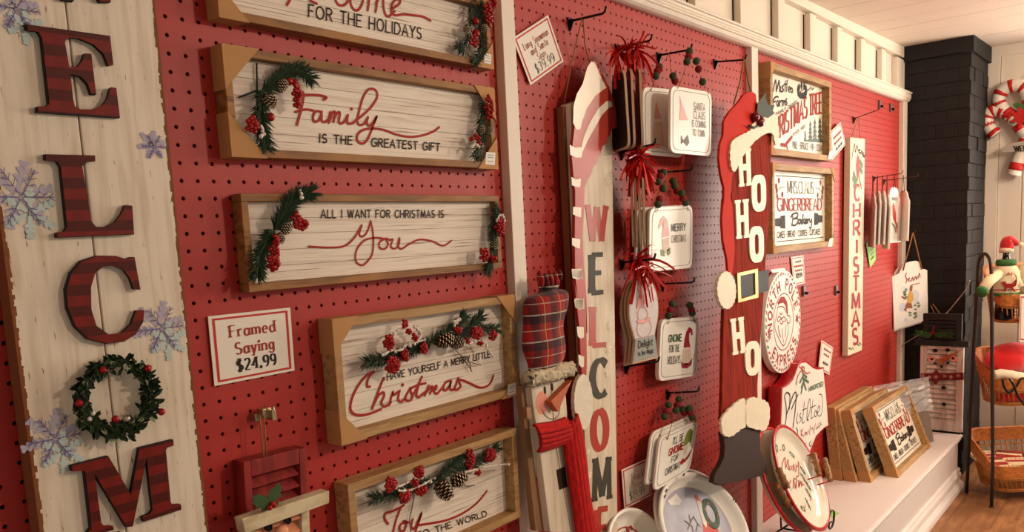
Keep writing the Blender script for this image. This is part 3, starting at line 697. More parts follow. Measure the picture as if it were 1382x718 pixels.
sprig(t, SB.off(.3), [SB.h(644, 140), SB.h(639, 170), SB.h(640, 190), SB.h(632, 212)], 13, 260, .85, berries=[(629,188.5,.2),(639,194.5,.22)],
      clusters=[(650,148,.45,1.0,16,.15),(634,188,.3,.25,5,.14)], cones=[(641,177,.33,1.2),(653,177,.3,1.9)], snow=[[(626,199),(632,196),(637,200)]])
# -- You
t, bx = framed('whitewashed framed sign reading All I want for Christmas is You', [(328.6,259),(676.6,265.5),(675.2,364),(332,392.5)], -1.05, .48, group=G1)
script(m := MB(), SB, [[(450,295),(520,299),(585,294),(625,262),(655,212)], [(655,215),(646,248),(660,256),(678,235),(690,196)],
  [(690,196),(700,250),(697,320),(675,355),(655,368),(633,352),(635,310),(665,272),(710,261),(745,266)], [(748,264),(725,278),(726,300),(745,304),(758,285),(748,264),(765,270),(775,268),(768,295),(785,303),(800,285),(802,262)],
  [(801,264),(796,292),(810,304),(840,285),(880,268),(930,275),(970,292),(1003,272)]], 260, 230, 2.873, lambda f: .14)
m.build('script_lettering', REDINK, t)
text(MB(), SB, 'ALL I WANT FOR CHRISTMAS IS', (260+497/2.873, 230+184/2.873), (260+972/2.873, 230+182/2.873), (260+497/2.873, 230+153/2.873), .085, gap=.26).build('lettering', INK, t)
k5 = 583/130
sprig(t, SB.off(.35), H(SB, 310, 240, k5, [(225,320),(280,230),(340,130),(440,95)]), 21, 420, .95, clusters=[(310+360/k5, 240+265/k5, .35, .55, 10, .15), (310+400/k5, 240+285/k5, .3, .35, 6, .15)], cones=[(310+308/k5, 240+308/k5, .36, .9)], snow=[[(395,261),(397,265),(396,268)]])
sprig(t, SB.off(.35), H(SB, 310, 240, k5, [(225,320),(180,390),(140,470),(120,580)]), 22, 380, .95, clusters=[(310+232/k5, 240+385/k5, .2, .35, 6, .14), (310+225/k5, 240+450/k5, .28, .5, 9, .15), (310+220/k5, 240+515/k5, .4, .45, 12, .17)], cones=[(310+268/k5, 240+370/k5, .32, 2.0)])
sprig(t, SB.off(.3), [SB.h(662, 275), SB.h(657, 305), SB.h(655, 335), SB.h(648, 368)], 23, 340, .85, clusters=[(665,307,.5,.7,14,.16),(644,344,.55,.5,12,.16),(655,349,.2,.2,2,.2)], cones=[(660,330,.38,1.3)], snow=[[(660,298),(665,291),(670,294),(671,300)]])
# -- Christmas
t, bx = framed('square-cornered framed sign reading Have yourself a merry little Christmas under a berry garland', [(451,432),(697,397),(696,532.5),(458.3,602)], -1.45, .62, mat=FRAMEP, guards='tl bl tr br', group=G1, guard_len=2.3, rows=6,
               tagpx=[(684.5,519),(695,516),(694.5,531),(683.5,534)])
kc = 971/230
script(m := MB(), SB, [[(165,472),(150,470),(150,440),(168,405),(188,388)], [(188,388),(150,405),(105,455),(66,530),(54,600),(85,632),(150,630),(228,600)],
  [(178,598),(205,520),(240,430),(243,432)], [(188,570),(215,520),(240,505),(245,525),(230,565),(250,585),(285,560)],
  [(275,578),(295,505),(300,520),(330,500),(328,518)], [(335,495),(326,545),(345,558),(368,535)], [(352,462)], [(366,535),(395,480),(398,500),(408,530),(390,552),(365,545)],
  [(405,530),(430,485),(462,415)], [(450,440),(430,515),(445,532),(475,505)], [(405,478),(440,462),(482,452)], [(478,522),(500,465)], [(487,505),(515,472),(520,480),(508,512)], [(510,505),(540,468),(545,478),(530,500),(545,512),(560,500),(582,470)],
  [(625,438),(595,450),(583,485),(600,492),(622,460),(628,440),(620,482),(640,490),(655,462)], [(655,462),(668,425),(670,440),(682,470),(660,490),(642,484)],
  [(668,432),(700,438),(745,458),(790,477),(830,470),(855,445),(868,408)]], 460, 410, kc, lambda f: .19)
m.build('script_lettering', REDINK, t)
text(MB(), SB, 'HAVE YOURSELF A MERRY LITTLE', (460+264/kc, 410+435/kc), (460+850/kc, 410+303/kc), (460+262/kc, 410+397/kc), .085, gap=.2).build('lettering', INK, t)
C_ = lambda a, b: (460+a/kc, 410+b/kc)
sprig(t, SB.off(.35), [SB.h(*C_(*p)) for p in [(470,215),(380,255),(240,300),(100,330)]], 31, 300, .95, clusters=[(*C_(232,215),.42,.55,14,.15),(*C_(320,112),.25,.3,6,.14),(*C_(340,155),.22,.2,5,.14),(*C_(375,190),.2,.25,5,.14),(*C_(320,290),.32,.45,10,.15),(*C_(255,345),.6,.6,20,.15),(*C_(430,250),.35,.4,9,.14)],
      snow=[[C_(250,190),C_(285,150),C_(340,135),C_(395,130),C_(410,170)], [C_(195,290),C_(240,265),C_(300,260),C_(350,225),C_(430,205)], [C_(380,130),C_(405,160),C_(400,200),C_(350,240)]])
sprig(t, SB.off(.35), [SB.h(*C_(*p)) for p in [(470,215),(560,160),(620,110),(650,70)]], 32, 220, .9)
sprig(t, SB.off(.35), [SB.h(*C_(*p)) for p in [(520,205),(650,170),(720,100),(750,70)]], 33, 240, .9, clusters=[(*C_(625,148),.35,.25,8,.14),(*C_(735,165),.65,.45,20,.15),(*C_(825,178),.35,.4,10,.15),(*C_(680,213),.2,.25,5,.13),(*C_(750,222),.15,.15,3,.13)],
      cones=[(*C_(545,205),.62,.2),(*C_(615,215),.55,-.3)], snow=[[C_(600,100),C_(640,90),C_(600,120)], [C_(660,235),C_(720,215),C_(780,220),C_(800,260),C_(825,300)]])
sprig(t, SB.off(.3), [SB.h(*C_(*p)) for p in [(700,170),(770,140),(850,140)]], 34, 120, .8)
m = MB()
for P in ([C_(640,260),C_(690,320),C_(735,385)], [C_(670,290),C_(720,330),C_(785,350)], [C_(720,330),C_(730,385)]): m.tube([SB.p(*SB.h(*p), .25) for p in P], .035, 4)
m.build('bare_twig', STEM, t)
# -- Joy
t, bx = framed('framed sign reading Joy to the world, lowest in the column, no cardboard corners', [(470,657),(701.7,573.6),(698.5,703),(480,800)], -1.55, .62, mat=FRAMEP, group=G1, rows=6)
kj = 1182/260
J_ = lambda a, b: (440+a/kj, 560+b/kj)
script(m := MB(), SB, [[(380,668),(360,640),(362,605),(400,592),(450,570),(478,552)], [(455,575),(430,640),(410,720),(385,800),(350,800)],
  [(478,655),(452,680),(455,712),(480,705),(490,672),(478,652),(505,660)], [(530,640),(522,685),(545,692),(585,600),(560,680),(520,780),(490,800)], [(555,678),(640,665),(740,645),(840,602),(925,540),(987,466)]], 440, 560, kj, lambda f: .19)
m.build('script_lettering', REDINK, t)
text(MB(), SB, 'TO THE WORLD', J_(560,758), J_(987,620), J_(552,722), .085, gap=.22).build('lettering', INK, t)
sprig(t, SB.off(.4), [SB.h(*J_(*p)) for p in [(620,400),(520,420),(400,470),(250,500)]], 41, 300, .95, clusters=[(*J_(350,418),.5,.5,16,.15),(*J_(525,340),.45,.45,14,.15),(*J_(500,405),.3,.3,7,.14),(*J_(440,490),.55,.45,18,.15),(*J_(540,452),.55,.35,14,.15)],
      cones=[(*J_(672,450),.72,-1.2),(*J_(768,385),.62,.4)], snow=[[J_(385,432),J_(450,410),J_(540,370)], [J_(400,455),J_(480,450),J_(560,410),J_(620,380)], [J_(810,340),J_(880,325),J_(960,305),J_(1075,295)]])
sprig(t, SB.off(.35), [SB.h(*J_(*p)) for p in [(620,400),(720,310),(800,240)]], 42, 200, .9)
sprig(t, SB.off(.35), [SB.h(*J_(*p)) for p in [(760,330),(880,280),(1000,190)]], 43, 240, .9, clusters=[(*J_(840,270),.4,.9,20,.15),(*J_(965,240),.6,.55,20,.15),(*J_(885,345),.25,.25,5,.14)])
m = MB()
for P in ([J_(530,490),J_(515,570),J_(500,640),J_(510,720)], [J_(810,420),J_(850,435),J_(900,430)]): m.tube([SB.p(*SB.h(*p), .2) for p in P], .05, 4)
m.build('bare_twig', GREYINK, t)

# ================================================================ PRICE SIGNS
def price(label, q, lines, y=-.12, w=.09, red=None, gap=.26, cat='price sign', name='price_sign', mat=PAPER, border=True, org=None, pl=None, tilt=False, group='printed price signs'):
    P = pl or wallpl(y); h = [P.h(*p) for p in q]; o = P.p(*((h[2]+h[3])/2))
    t = MB().poly(P, h, 0, .05).build(name, mat, None, origin=o); tag(t, label, cat, group)
    if border:
        a, b = shrink(h, .92), shrink(h, .86); m = MB()
        m.ring(P, a, b, .05, .062); m.build('printed_border', PRED, t)
    for (s, col, s0, s1, tb, tt, sf) in lines:     # text, colour, left, right, baseline, top as fractions of the card
        m = MB(); text(m, P, s, bil(h, s0, tb), bil(h, s1, tb), bil(h, s0, tt), w*(1.15 if col == 'k' else 1), sf, .065, flat=False, gap=gap)
        m.build('lettering', {'r': REDINK, 'k': INK, 'g': GREYINK}[col], t)
    return t
price('large square price sign reading Framed Saying $24.99', [(280,427),(391,415),(397,500),(289,521)],
      [('Framed','r',.23,.78,.34,.17,True),('Saying','r',.28,.75,.60,.43,True),('$24.99','k',.28,.76,.85,.68,True)], w=.13)
price('tilted price sign reading Long Snowman and Santa Sign $39.99', [(691.5,51.5),(739,20.5),(760,83),(715.5,115)],
      [('Long Snowman','r',.16,.86,.34,.2,True),('and Santa','r',.28,.76,.51,.37,True),('Sign','r',.4,.62,.67,.54,True),('$39.99','k',.25,.79,.88,.7,True)], y=-.2, w=.07)
price('square price sign reading Truck Tray $19.99 beside the low gnome sign', [(838.4,634),(876.6,617),(879,668),(842.3,687)],
      [('Truck','r',.27,.74,.4,.22,True),('Tray','r',.3,.68,.62,.44,True),('$19.99','k',.2,.73,.84,.65,True)], y=-.35, w=.075)
price('price sign behind the lower right corner of the tree farm sign', [(1120,178),(1134,165),(1141,195),(1123,216)],
      [('~~~~~','r',.2,.85,.38,.22,False),('~~~~','r',.22,.8,.6,.45,False),('~~~','k',.3,.78,.85,.68,False)], y=-.5, w=.16)
price('small price sign above the round plaque', [(1067,347),(1084,344.5),(1086,382),(1071,386)],
      [('~~~','r',.3,.75,.22,.14,False),('~~~~~','r',.15,.88,.38,.28,False),('~~~~','r',.22,.8,.53,.43,False),('$29.99','k',.25,.78,.74,.6,False)], y=-.15, w=.13)
price('small price sign tucked behind the mistletoe plaque', [(1108.5,459),(1124,469),(1119,506),(1104,498)],
      [('~~~~','r',.25,.85,.27,.15,False),('~~~','r',.28,.75,.44,.34,False),('~~~','k',.3,.75,.75,.6,False)], y=-.4, w=.14)
LIME = plain('lime_paper', (158, 206, 112), .6, var=.04)
price('lime green paper note pinned beside the narrow bird sign', [(1168.5,328),(1181,320),(1181.5,351),(1174,361.5)],
      [('~~','g',.35,.7,.28,.18,False),('~~~','g',.3,.8,.42,.33,False),('~~~~','g',.25,.8,.6,.5,False),('~~~','k',.28,.75,.78,.66,False)], y=-.2, w=.12, cat='note', name='paper_note', mat=LIME, border=False, group=None)
lpz = Pl((0, 0, -54.97), (1, 0, 0), (0, 1, 0))
t = MB().poly(lpz, [lpz.h(*p) for p in ((1110,690),(1119,686),(1133,693),(1124,699))], 0, .04).build('paper_note', LIME, None, origin=(95, -7, -55)); tag(t, 'lime green paper lying on the white ledge beside the tray stand', 'note')

# ================================================================ SHUTTER SANTA (lower left)
SP = wallpl(-1.3); ks = 841/150
Q = lambda a, b: (300+a/ks, 590+b/ks)
REDW = grain('red_painted_wood', (146, 40, 34), (118, 30, 26), (60, 40, 8), .6, bump=.1)
CRW = grain('cream_painted_wood', (212, 196, 160), (186, 166, 128), (20, 60, 40), .65, bump=.2)
PEACH = plain('peach_paint', (224, 150, 112), .6)
sa = thing('shutter_santa', (6, -.6, -37), 'red louvred shutter figure with cream hat brim, holly and button eyes', 'decoration')
def qbox(m, pl, pts, d0, d1): return m.poly(pl, [pl.h(*p) for p in pts], d0, d1)
qbox(MB(), SP, [Q(160,193),Q(218,178),Q(235,620),Q(185,640)], -1.2, 0).build('stile', REDW, sa, bev=.04)
qbox(MB(), SP, [Q(583,95),Q(635,76),Q(655,500),Q(600,520)], -1.2, 0).build('stile', REDW, sa, bev=.04)
qbox(MB(), SP, [Q(218,178),Q(583,86),Q(583,202),Q(224,300)], -1.2, 0).build('top_rail', REDW, sa, bev=.04)
for i, (a, b) in enumerate((((232,345),(583,240)), ((236,415),(583,310)), ((240,480),(583,375)))):
    h0 = SP.h(*Q(*a)); h1 = SP.h(*Q(*b)); z = (h0[1]+h1[1])/2; z0 = z-.35
    m = MB(); x0, x1 = SP.h(*Q(222,400))[0], SP.h(*Q(584,300))[0]; zz = (SP.h(*Q(222,300))[1]) - .12 - i*.78
    m.add([(x0, -1.25, zz-.62), (x1, -1.25, zz-.62), (x1, -.6, zz), (x0, -.6, zz), (x0, -1.0, zz-.75), (x1, -1.0, zz-.75), (x1, -.4, zz-.1), (x0, -.4, zz-.1)], [(0,1,2,3),(7,6,5,4),(0,4,5,1),(3,2,6,7),(0,3,7,4),(1,5,6,2)])
    m.build('louvre', REDW, sa)
qbox(MB(), SP, [Q(224,260),Q(583,200),Q(583,560),Q(240,620)], -1.2, -1.0).build('back', REDW, sa)
qbox(MB(), SP.off(.05), [Q(85,600),Q(745,388),Q(745,482),Q(112,708)], 0, .9).build('hat_brim', CRW, sa, bev=.05)
qbox(MB(), SP, [Q(190,690),Q(250,668),Q(258,860),Q(200,880)], -1.1, 0).build('stile', CRW, sa, bev=.04)
qbox(MB(), SP, [Q(600,552),Q(658,535),Q(668,800),Q(604,820)], -1.1, 0).build('stile', CRW, sa, bev=.04)
for i in range(3):
    zz = SP.h(*Q(250,668))[1]+.15-i*.85; x0, x1 = SP.h(*Q(250,700))[0], SP.h(*Q(600,640))[0]
    m = MB(); m.add([(x0, -1.25, zz-.7), (x1, -1.25, zz-.7), (x1, -.6, zz), (x0, -.6, zz), (x0, -1.0, zz-.83), (x1, -1.0, zz-.83), (x1, -.4, zz-.1), (x0, -.4, zz-.1)], [(0,1,2,3),(7,6,5,4),(0,4,5,1),(3,2,6,7),(0,3,7,4),(1,5,6,2)])
    m.build('louvre', PEACH, sa)
BTN = plain('black_button', (26, 24, 26), .3)
for p in (Q(342,682), Q(487,628)):
    a = SP.h(*p); m = MB(); m.poly(SP, ell(a, .22, .22, 20), .0, .14); m.ring(SP, ell(a, .24, .24, 20), ell(a, .17, .17, 20), .0, .19); e = m.build('button_eye', BTN, sa, label='round black button eye')
a = SP.h(*Q(440,712)); MB().ball(SP.p(a[0], a[1], .1), .38, 14, 10, (1.3,.8,1)).build('nose', PEACH, sa, True)
HOLLY = plain('holly_green', (58, 84, 44), .45, var=.3, scale=50)
m = MB(); m.flat(SP, [SP.h(*Q(*p)) for p in [(140,410),(170,425),(200,400),(225,425),(255,410),(265,440),(285,455),(275,490),(290,515),(255,505),(235,525),(210,505),(180,515),(175,490),(145,485),(160,455)]], 1.1)
m.build('holly_leaf', HOLLY, sa); m = MB(); m.flat(SP, [SP.h(*Q(*p)) for p in [(355,322),(382,365),(365,395),(380,430),(345,440),(330,470),(300,470),(290,455),(275,425),(285,390),(300,370),(325,360)]], 1.0); m.build('holly_leaf', HOLLY, sa)
m = MB(); m.flat(SP, [SP.h(*Q(*p)) for p in [(225,500),(270,480),(350,470),(345,495),(300,520),(215,540)]], 1.05); m.build('holly_leaf', HOLLY, sa)
for p in (Q(268,508), Q(302,490), Q(292,478)):
    a = SP.h(*p); MB().ball(SP.p(a[0], a[1], 1.25), .17, 10, 8).build('berry', BERRY, sa, True)
kh = 664/220; m = MB()
for a, b in (((280,245),(292,400)), ((298,245),(305,400))):
    p0 = SP.h(260+a[0]/kh, 480+a[1]/kh); p1 = SP.h(260+b[0]/kh, 480+b[1]/kh); m.tube([(p0[0], -1.1, p0[1]), (p1[0], -1.2, p1[1]-.2)], .05, 5)
m.build('hanging_twine', JUTE, sa, True)
BR = plain('brass_bracket', (176, 156, 122), .35, metal=.8)
b0 = W0.h(260+238/kh, 480+272/kh); b1 = W0.h(260+305/kh, 480+215/kh)
bt = thing('wall_bracket', (b0[0], 0, b0[1]), 'small brass bracket clip above the red shutter figure', 'bracket')
MB().wbox(b0[0], b0[0]+.35, -.5, .05, b0[1]+.1, b1[1]-.1).build('plate', BR, bt, bev=.03)
MB().wbox(b0[0]+.3, b1[0]-.3, -.9, -.3, b0[1]+.25, b0[1]+.85).build('arm', BR, bt, bev=.03)
MB().wbox(b1[0]-.55, b1[0]-.25, -1.3, -.6, b0[1]+.1, b1[1]+.1).build('arm', BR, bt, bev=.03)
MB().tube([(b1[0]-.4, -1.2, b1[1]-.2), (b1[0]-.4, -1.25, b1[1]+.35)], .09, 6).build('post', BR, bt, True)
# ================================================================ MIDDLE SHEET
def plate(name, label, cat, pl, outline, th, mat, group=None, back=0, rim=None):
    c = pl.p(*(sum(np.array(p) for p in outline)/len(outline)))
    zmin = min(p[1] for p in outline); o = pl.p(np.mean([p[0] for p in outline]), zmin)
    t = thing(name, o, label, cat, group)
    b = MB().poly(pl, outline, -th, 0).build('panel', mat, t, bev=.03)
    return t, b
def rope(root, P3, r=.06, name='rope', mat=JUTE): return MB().tube(P3, r, 6).build(name, mat, root, True)

# ---- long snowman sign WELCOME
sp = Pl((0, -1.45, 0), (1, 0, 0), (0, .008, 1))
A = lambda a, b: (750+a/3.59, 60+b/3.59)
B_ = lambda a, b: (750+a/3.59, 250+b/3.59)
Cc = lambda a, b: (690+a/3.59, 360+b/3.59)
L0, L1, R0, R1 = sp.h(769.5, 140), sp.h(794, 700), sp.h(826.5, 200), sp.h(833, 700)
snow = thing('snowman_sign', (40, -1.4, -42), 'tall narrow white plank sign with red striped stocking cap spelling WELCOME downwards', 'sign')
xa = (L0[0]+L1[0])/2; xb = (R0[0]+R1[0])/2
PLK = grain('pale_weathered_plank', (220, 204, 180), (196, 178, 152), (70, 60, 6), .5, lo=.42, hi=.7, bump=.1, worn=((148, 130, 112), (150, 60, 20), .68, .8))
MB().poly(sp, [L0, sp.h(799, 130), sp.h(824, 150), (R0[0], R0[1]), (R1[0], -43), (L1[0], -43)], -1.1, 0).build('plank', PLK, snow, bev=.05)
MB().poly(sp.off(-1.12), [(L0[0]-.4, L0[1]-.2), (L0[0]+.6, L0[1]), (L1[0]+.6, -43), (L1[0]-.2, -43)], -.1, .6).build('side_batten', plain('brown_wood_side', (128, 74, 44), .7, var=.15), snow)
SC = plain('cap_red_paint', (176, 58, 46), .28, var=.08, scale=12, spec=.6); SW = plain('cap_white_and_glare', (236, 222, 196), .3, var=.04, spec=.6)
hat = [A(172,80), A(190,90), A(215,148), A(245,208), A(268,272), A(280,330), A(285,400), A(275,408), A(262,412), A(250,440), A(238,455), A(232,480), A(212,498), A(205,530), A(190,555), A(184,580), A(168,598), A(160,625), A(150,645), A(140,660), A(130,690), B_(127,10), B_(122,150), B_(117,260), B_(124,400), B_(134,500), B_(138,600), B_(140,718), Cc(345,130), Cc(351,300), Cc(353,440), Cc(350,600)]
left = [Cc(343,600), Cc(330,540), Cc(325,480), Cc(316,300), Cc(300,150), Cc(291,60), B_(92,548), B_(80,430), B_(78,250), B_(80,100), A(80,718), A(72,640), A(65,560), A(68,490), A(78,400), A(84,300), A(100,240), A(130,190), A(150,110)]
hp = sp.off(.02)
ho = MB().poly(hp, hp.hs(hat+left), 0, .32).build('stocking_cap', SC, snow, bev=.03)
hq = hp.off(.33)
for pts in ([B_(84,104),B_(124,108),B_(122,156),B_(105,152),B_(83,140)], [B_(79,255),B_(119,262),B_(117,308),B_(98,302),B_(79,290)], [B_(79,405),B_(126,412),B_(131,455),B_(105,450),B_(82,440)], [B_(92,548),B_(136,552),B_(138,598),B_(115,600),B_(97,590)],
            [Cc(292,12),Cc(341,10),Cc(344,58),Cc(318,62),Cc(297,54)], [Cc(305,160),Cc(348,158),Cc(350,204),Cc(330,208),Cc(310,196)], [Cc(317,290),Cc(351,292),Cc(352,342),Cc(335,348),Cc(322,338)], [Cc(325,425),Cc(353,436),Cc(352,484),Cc(340,488),Cc(327,474)],
            [A(76,642),A(98,655),A(122,650),A(118,692),A(98,690),A(78,682)], [A(68,486),A(92,500),A(124,498),A(135,450),A(165,378),A(205,312),A(245,275),A(268,274),A(275,300),A(255,308),A(222,345),A(188,405),A(155,465),A(130,520),A(124,548),A(98,548),A(70,535)],
            [A(84,380),A(100,412),A(118,412),A(128,370),A(150,310),A(190,250),A(232,218),A(245,210),A(215,148),A(190,90),A(172,82),A(152,112),A(131,190),A(102,240),A(86,300)]):  # top piece: white band plus glare on the red tip, painted white
    MB().poly(hq, hq.hs(pts), 0, .012).build('stripe_and_glare', SW, ho)
pm = MB(); cpm = sp.h(782.5, 542); rxx = abs(sp.h(795, 542)[0]-sp.h(770, 542)[0])/2; rzz = abs(sp.h(782, 505)[1]-sp.h(782, 579)[1])/2
pm.poly(sp.off(.05), [(cpm[0]+rxx*(1+.04*(i % 2))*math.cos(6.2832*i/48), cpm[1]+rzz*(1+.03*(i % 2))*math.sin(6.2832*i/48)) for i in range(48)], 0, .4)
pm.build('pompom', plain('pompom_cream', (226, 214, 192), .8, var=.12, scale=80, bump=.4, bscale=300), snow, bev=.03)
OLV = plain('olive_black_paint', (62, 58, 44), .6, spec=.3)
for ch_, q, col in (('W', (790.5,327,820,327,274.5), SC), ('E', (796,397.6,816.5,396,342), OLV), ('L', (797,468.6,820.5,467,412), SC), ('C', (797,537,821,536,484), OLV), ('O', (798,608,820.5,607,553), SC), ('M', (798.5,679,826,675,617), OLV), ('E', (804,742,823,739,686), SC)):
    m = MB(); text(m, sp, ch_, (q[0]+2.5, q[1]-2), (q[2]-2.5, q[3]-2), (q[0]+2.5, q[4]+2), .85 if ch_ in 'MW' else 1.15, .05); m.build('letter', col, snow)
m = MB(); FL2 = plain('offwhite_relief', (240, 230, 210), .7)
for u, v, r in ((820, 175, .5), (818, 205, .45), (820, 245, .5), (822, 440, .5), (820, 470, .55), (819, 505, .4), (793, 610, .4), (795, 640, .45), (829, 700, .4)): flake(m, sp, sp.h(u, v), r, .09, 10, .05, 2)
m.build('snowflakes', FL2, snow)
rope(snow, [(38.98-.05, -1.5, 6.15), tuple(sp.p(*sp.h(776, 90), -.5)), tuple(sp.p(*sp.h(771, 139), -.8))])
rope(snow, [(38.98+.05, -1.5, 6.15), tuple(sp.p(*sp.h(792, 60), -.2)), tuple(sp.p(*sp.h(798, 84), -.2))])

# ---- tall leaning snowman with tartan hat and scarf
lp = Pl((0, -2.6, -24.8), (1, 0, 0), (0.0, .045, 1))
tall = thing('plank_snowman', (30, -3, -46), 'leaning white plank snowman with tartan hat, orange nose and red knitted scarf', 'decoration')
Dd = lambda a, b: (690+a/4.03, 540+b/4.03)
def seg(pl, pts): return [pl.h(*p) for p in pts]
MB().poly(lp, seg(lp, [Cc(95,560), Cc(188,530), (746,560), Dd(245,265), Dd(268,400), Dd(325,718), Dd(212,718), Dd(155,265), Dd(118,20)]), -.7, 0).build('plank', PLK, tall, bev=.05)
MB().poly(lp, seg(lp, [Cc(190,530), Cc(255,510), Cc(272,718), Dd(300,120), Dd(390,718), Dd(330,718), Dd(272,400), Dd(248,262), (747,560)]), -.7, 0).build('plank', PLK, tall, bev=.05)
MB().poly(lp.off(-.72), seg(lp, [Cc(78,580), Cc(98,570), Dd(150,265), Dd(212,718), Dd(170,718), Dd(120,265)]), -.6, 0).build('back_batten', plain('raw_wood_side', (150, 112, 78), .7), tall)
TART = bands('tartan', (150, 26, 26), [((22, 26, 30), 0, 2.1, .36, .15, .72), ((22, 26, 30), 2, 2.2, .36, .35, .72), ((180, 160, 96), 0, 2.1, .035, .52, .8), ((186, 178, 160), 2, 2.2, .05, .05, .8), ((190, 180, 160), 2, 2.2, .03, .62, .7), ((30, 44, 40), 0, 2.1, .06, .75, .6)], .85, sheen=.2)
# soft hat: rings of radius over height, slumped
ctr = [(709,512,744,.35),(716,490,760,.9),(706,470,760,1.1),(704,455,757,.95),(706,440,756,.95),(707,425,761,1.1),(706,405,765,1.15),(710,396,761,.9),(722,391,752,.6),(727,388,746,.35),(725,380,748,.5),(723,375,750,.4)]
m = MB(); rings = []
NR = 22
for i, (ul, v, ur, dp) in enumerate(ctr):
    a = lp.h(ul, v + (6 if i else 0)); b = lp.h(ur, v-(6 if i < 8 else 0)); c = (a+b)/2; rx_ = (b[0]-a[0])/2
    ring_ = [c+np.array([0, 0])]*0
    rings.append([lp.p(c[0]+rx_*math.cos(6.2832*k/NR), c[1]+(b[1]-a[1])/2*math.cos(6.2832*k/NR), .1+dp*(1 if i < 9 else .7)*math.sin(6.2832*k/NR)*(1+.06*math.sin(k*2+i))) for k in range(NR)])
for r_ in rings: m.v += [tuple(p) for p in r_]
for i in range(len(rings)-1):
    for k in range(NR): m.f.append((i*NR+k, i*NR+(k+1) % NR, (i+1)*NR+(k+1) % NR, (i+1)*NR+k))
m.f.append(tuple(range((len(rings)-1)*NR, len(rings)*NR)))
hb = m.build('tartan_hat', TART, tall, True)
sm = hb.modifiers.new('soft', 'SUBSURF'); sm.levels = 1; sm.render_levels = 2
m = MB(); a, b = lp.h(723, 378), lp.h(750, 378)
for k in range(13):
    f = k/12; x = a[0]+(b[0]-a[0])*f; z = a[1]-.1+.3*math.sin(k*1.7)
    m.ball(lp.p(x, z, .35+.25*math.cos(k*2)), .42, 9, 7, (.55, .7, 1.3+.3*math.sin(k)))
m.tube([lp.p((a[0]+b[0])/2+.75*math.cos(t), a[1]-.75, .4+.5*math.sin(t)) for t in np.linspace(0, 6.28, 13)[:-1]], .14, 6, True)
m.build('gathered_top', TART, tall, True)
m = MB(); a, b = lp.h(*Cc(120, 130)), lp.h(*Cc(205, 118))
fur = [lp.p(*lp.h(*p), .1) for p in (Cc(50,548), Cc(90,535), Cc(150,525), Cc(210,505), Cc(262,492))]
fm = MB().tube(smoothc([p+lp.n*.5 for p in fur], 8), .62, 22); rz5 = random.Random(2)
fm.v = [tuple(np.array(p)+np.array([rz5.gauss(0, .07), rz5.gauss(0, .07), rz5.gauss(0, .09)])) for p in fm.v]
furo = fm.build('fur_cuff', plain('fur_cream', (206, 190, 160), .95, var=.2, scale=150, bump=1.0, bscale=500), tall, True)
m = MB(); t_ = [lp.h(*p) for p in (Cc(265,547), Cc(160,650), Cc(195,702))]
m.poly(lp, t_, .05, .7); m.build('carrot_nose', plain('carrot_orange', (186, 94, 52), .55, var=.12, scale=30), tall, bev=.06)
for p in (Cc(162,598), Cc(197,583)):
    a = lp.h(*p); MB().poly(lp, ell(a, .14, .34, 16), 0, .05).build('eye', BTN, tall)
m = MB(); m.ribbon(lp, smoothc([lp.h(*Dd(*p)) for p in [(165,50),(185,85),(215,102),(245,95),(262,60),(264,20)]], 5), .06, .02); m.build('smile', INK, tall)
a = lp.h(*Cc(148, 660)); MB().poly(lp, ell(a, .8, 1.0, 20), .004, .012).build('cheek', plain('cheek_pink', (228, 150, 130), .8), tall)
SCF = grain('red_knit', (196, 22, 18), (150, 12, 12), (500, 300, 60), .95, lo=.4, hi=.6, bump=1.0)
def scarf(pts, name):
    """pts: list of (left photo point, right photo point) across the band, ribbed along its length"""
    m = MB(); NW = 22; rows_ = []
    Lc = smoothc([lp.h(*p[0]) for p in pts], 5); Rc = smoothc([lp.h(*p[1]) for p in pts], 5)
    for l, r in zip(Lc, Rc):
        rows_.append([lp.p(*(l*(1-k/NW)+r*(k/NW)), .25+.55*math.sin(math.pi*k/NW)**.5+.07*(k % 4 < 2)) for k in range(NW+1)])
    W = NW+1
    for r_ in rows_: m.v += [tuple(p) for p in r_]
    for i in range(len(rows_)-1):
        for k in range(NW): m.f.append((i*W+k, i*W+k+1, (i+1)*W+k+1, (i+1)*W+k))
    m.f = [f[::-1] for f in m.f]
    o = m.build(name, SCF, tall, True); s_ = o.modifiers.new('th', 'SOLIDIFY'); s_.thickness = -.2*IN; return o
scarf([(Dd(120,272), Dd(102,140)), (Dd(160,268), Dd(150,132)), (Dd(230,245), Dd(215,122)), (Dd(290,225), Dd(275,100))], 'scarf_wrap')
scarf([(Dd(255,130), Dd(330,75)), (Dd(262,210), Dd(355,160)), (Dd(290,400), Dd(378,320)), (Dd(320,600), Dd(400,520)), (Dd(335,740), Dd(440,720))], 'scarf_tail')
m = MB(); hg = [lp.h(700+a/6.08, 600+b/6.08) for a, b in ((308,208),(372,182),(395,345),(332,370))]; m.poly(lp, hg, .0, .08)
hgo = m.build('hinge', plain('dark_hinge', (74, 62, 44), .4, metal=.8), tall)
m = MB().tube([lp.p(*lp.h(700+348/6.08, 600+195/6.08), .1), lp.p(*lp.h(700+368/6.08, 600+352/6.08), .1)], .09, 6).build('hinge_pin', BLACKM, hgo)
MB().poly(lp.off(-.4), seg(lp, [Dd(82,40), Dd(108,38), Dd(112,100), Dd(88,102)]), 0, .4).build('hinge', plain('raw_wood_side', (150, 112, 78)), tall)

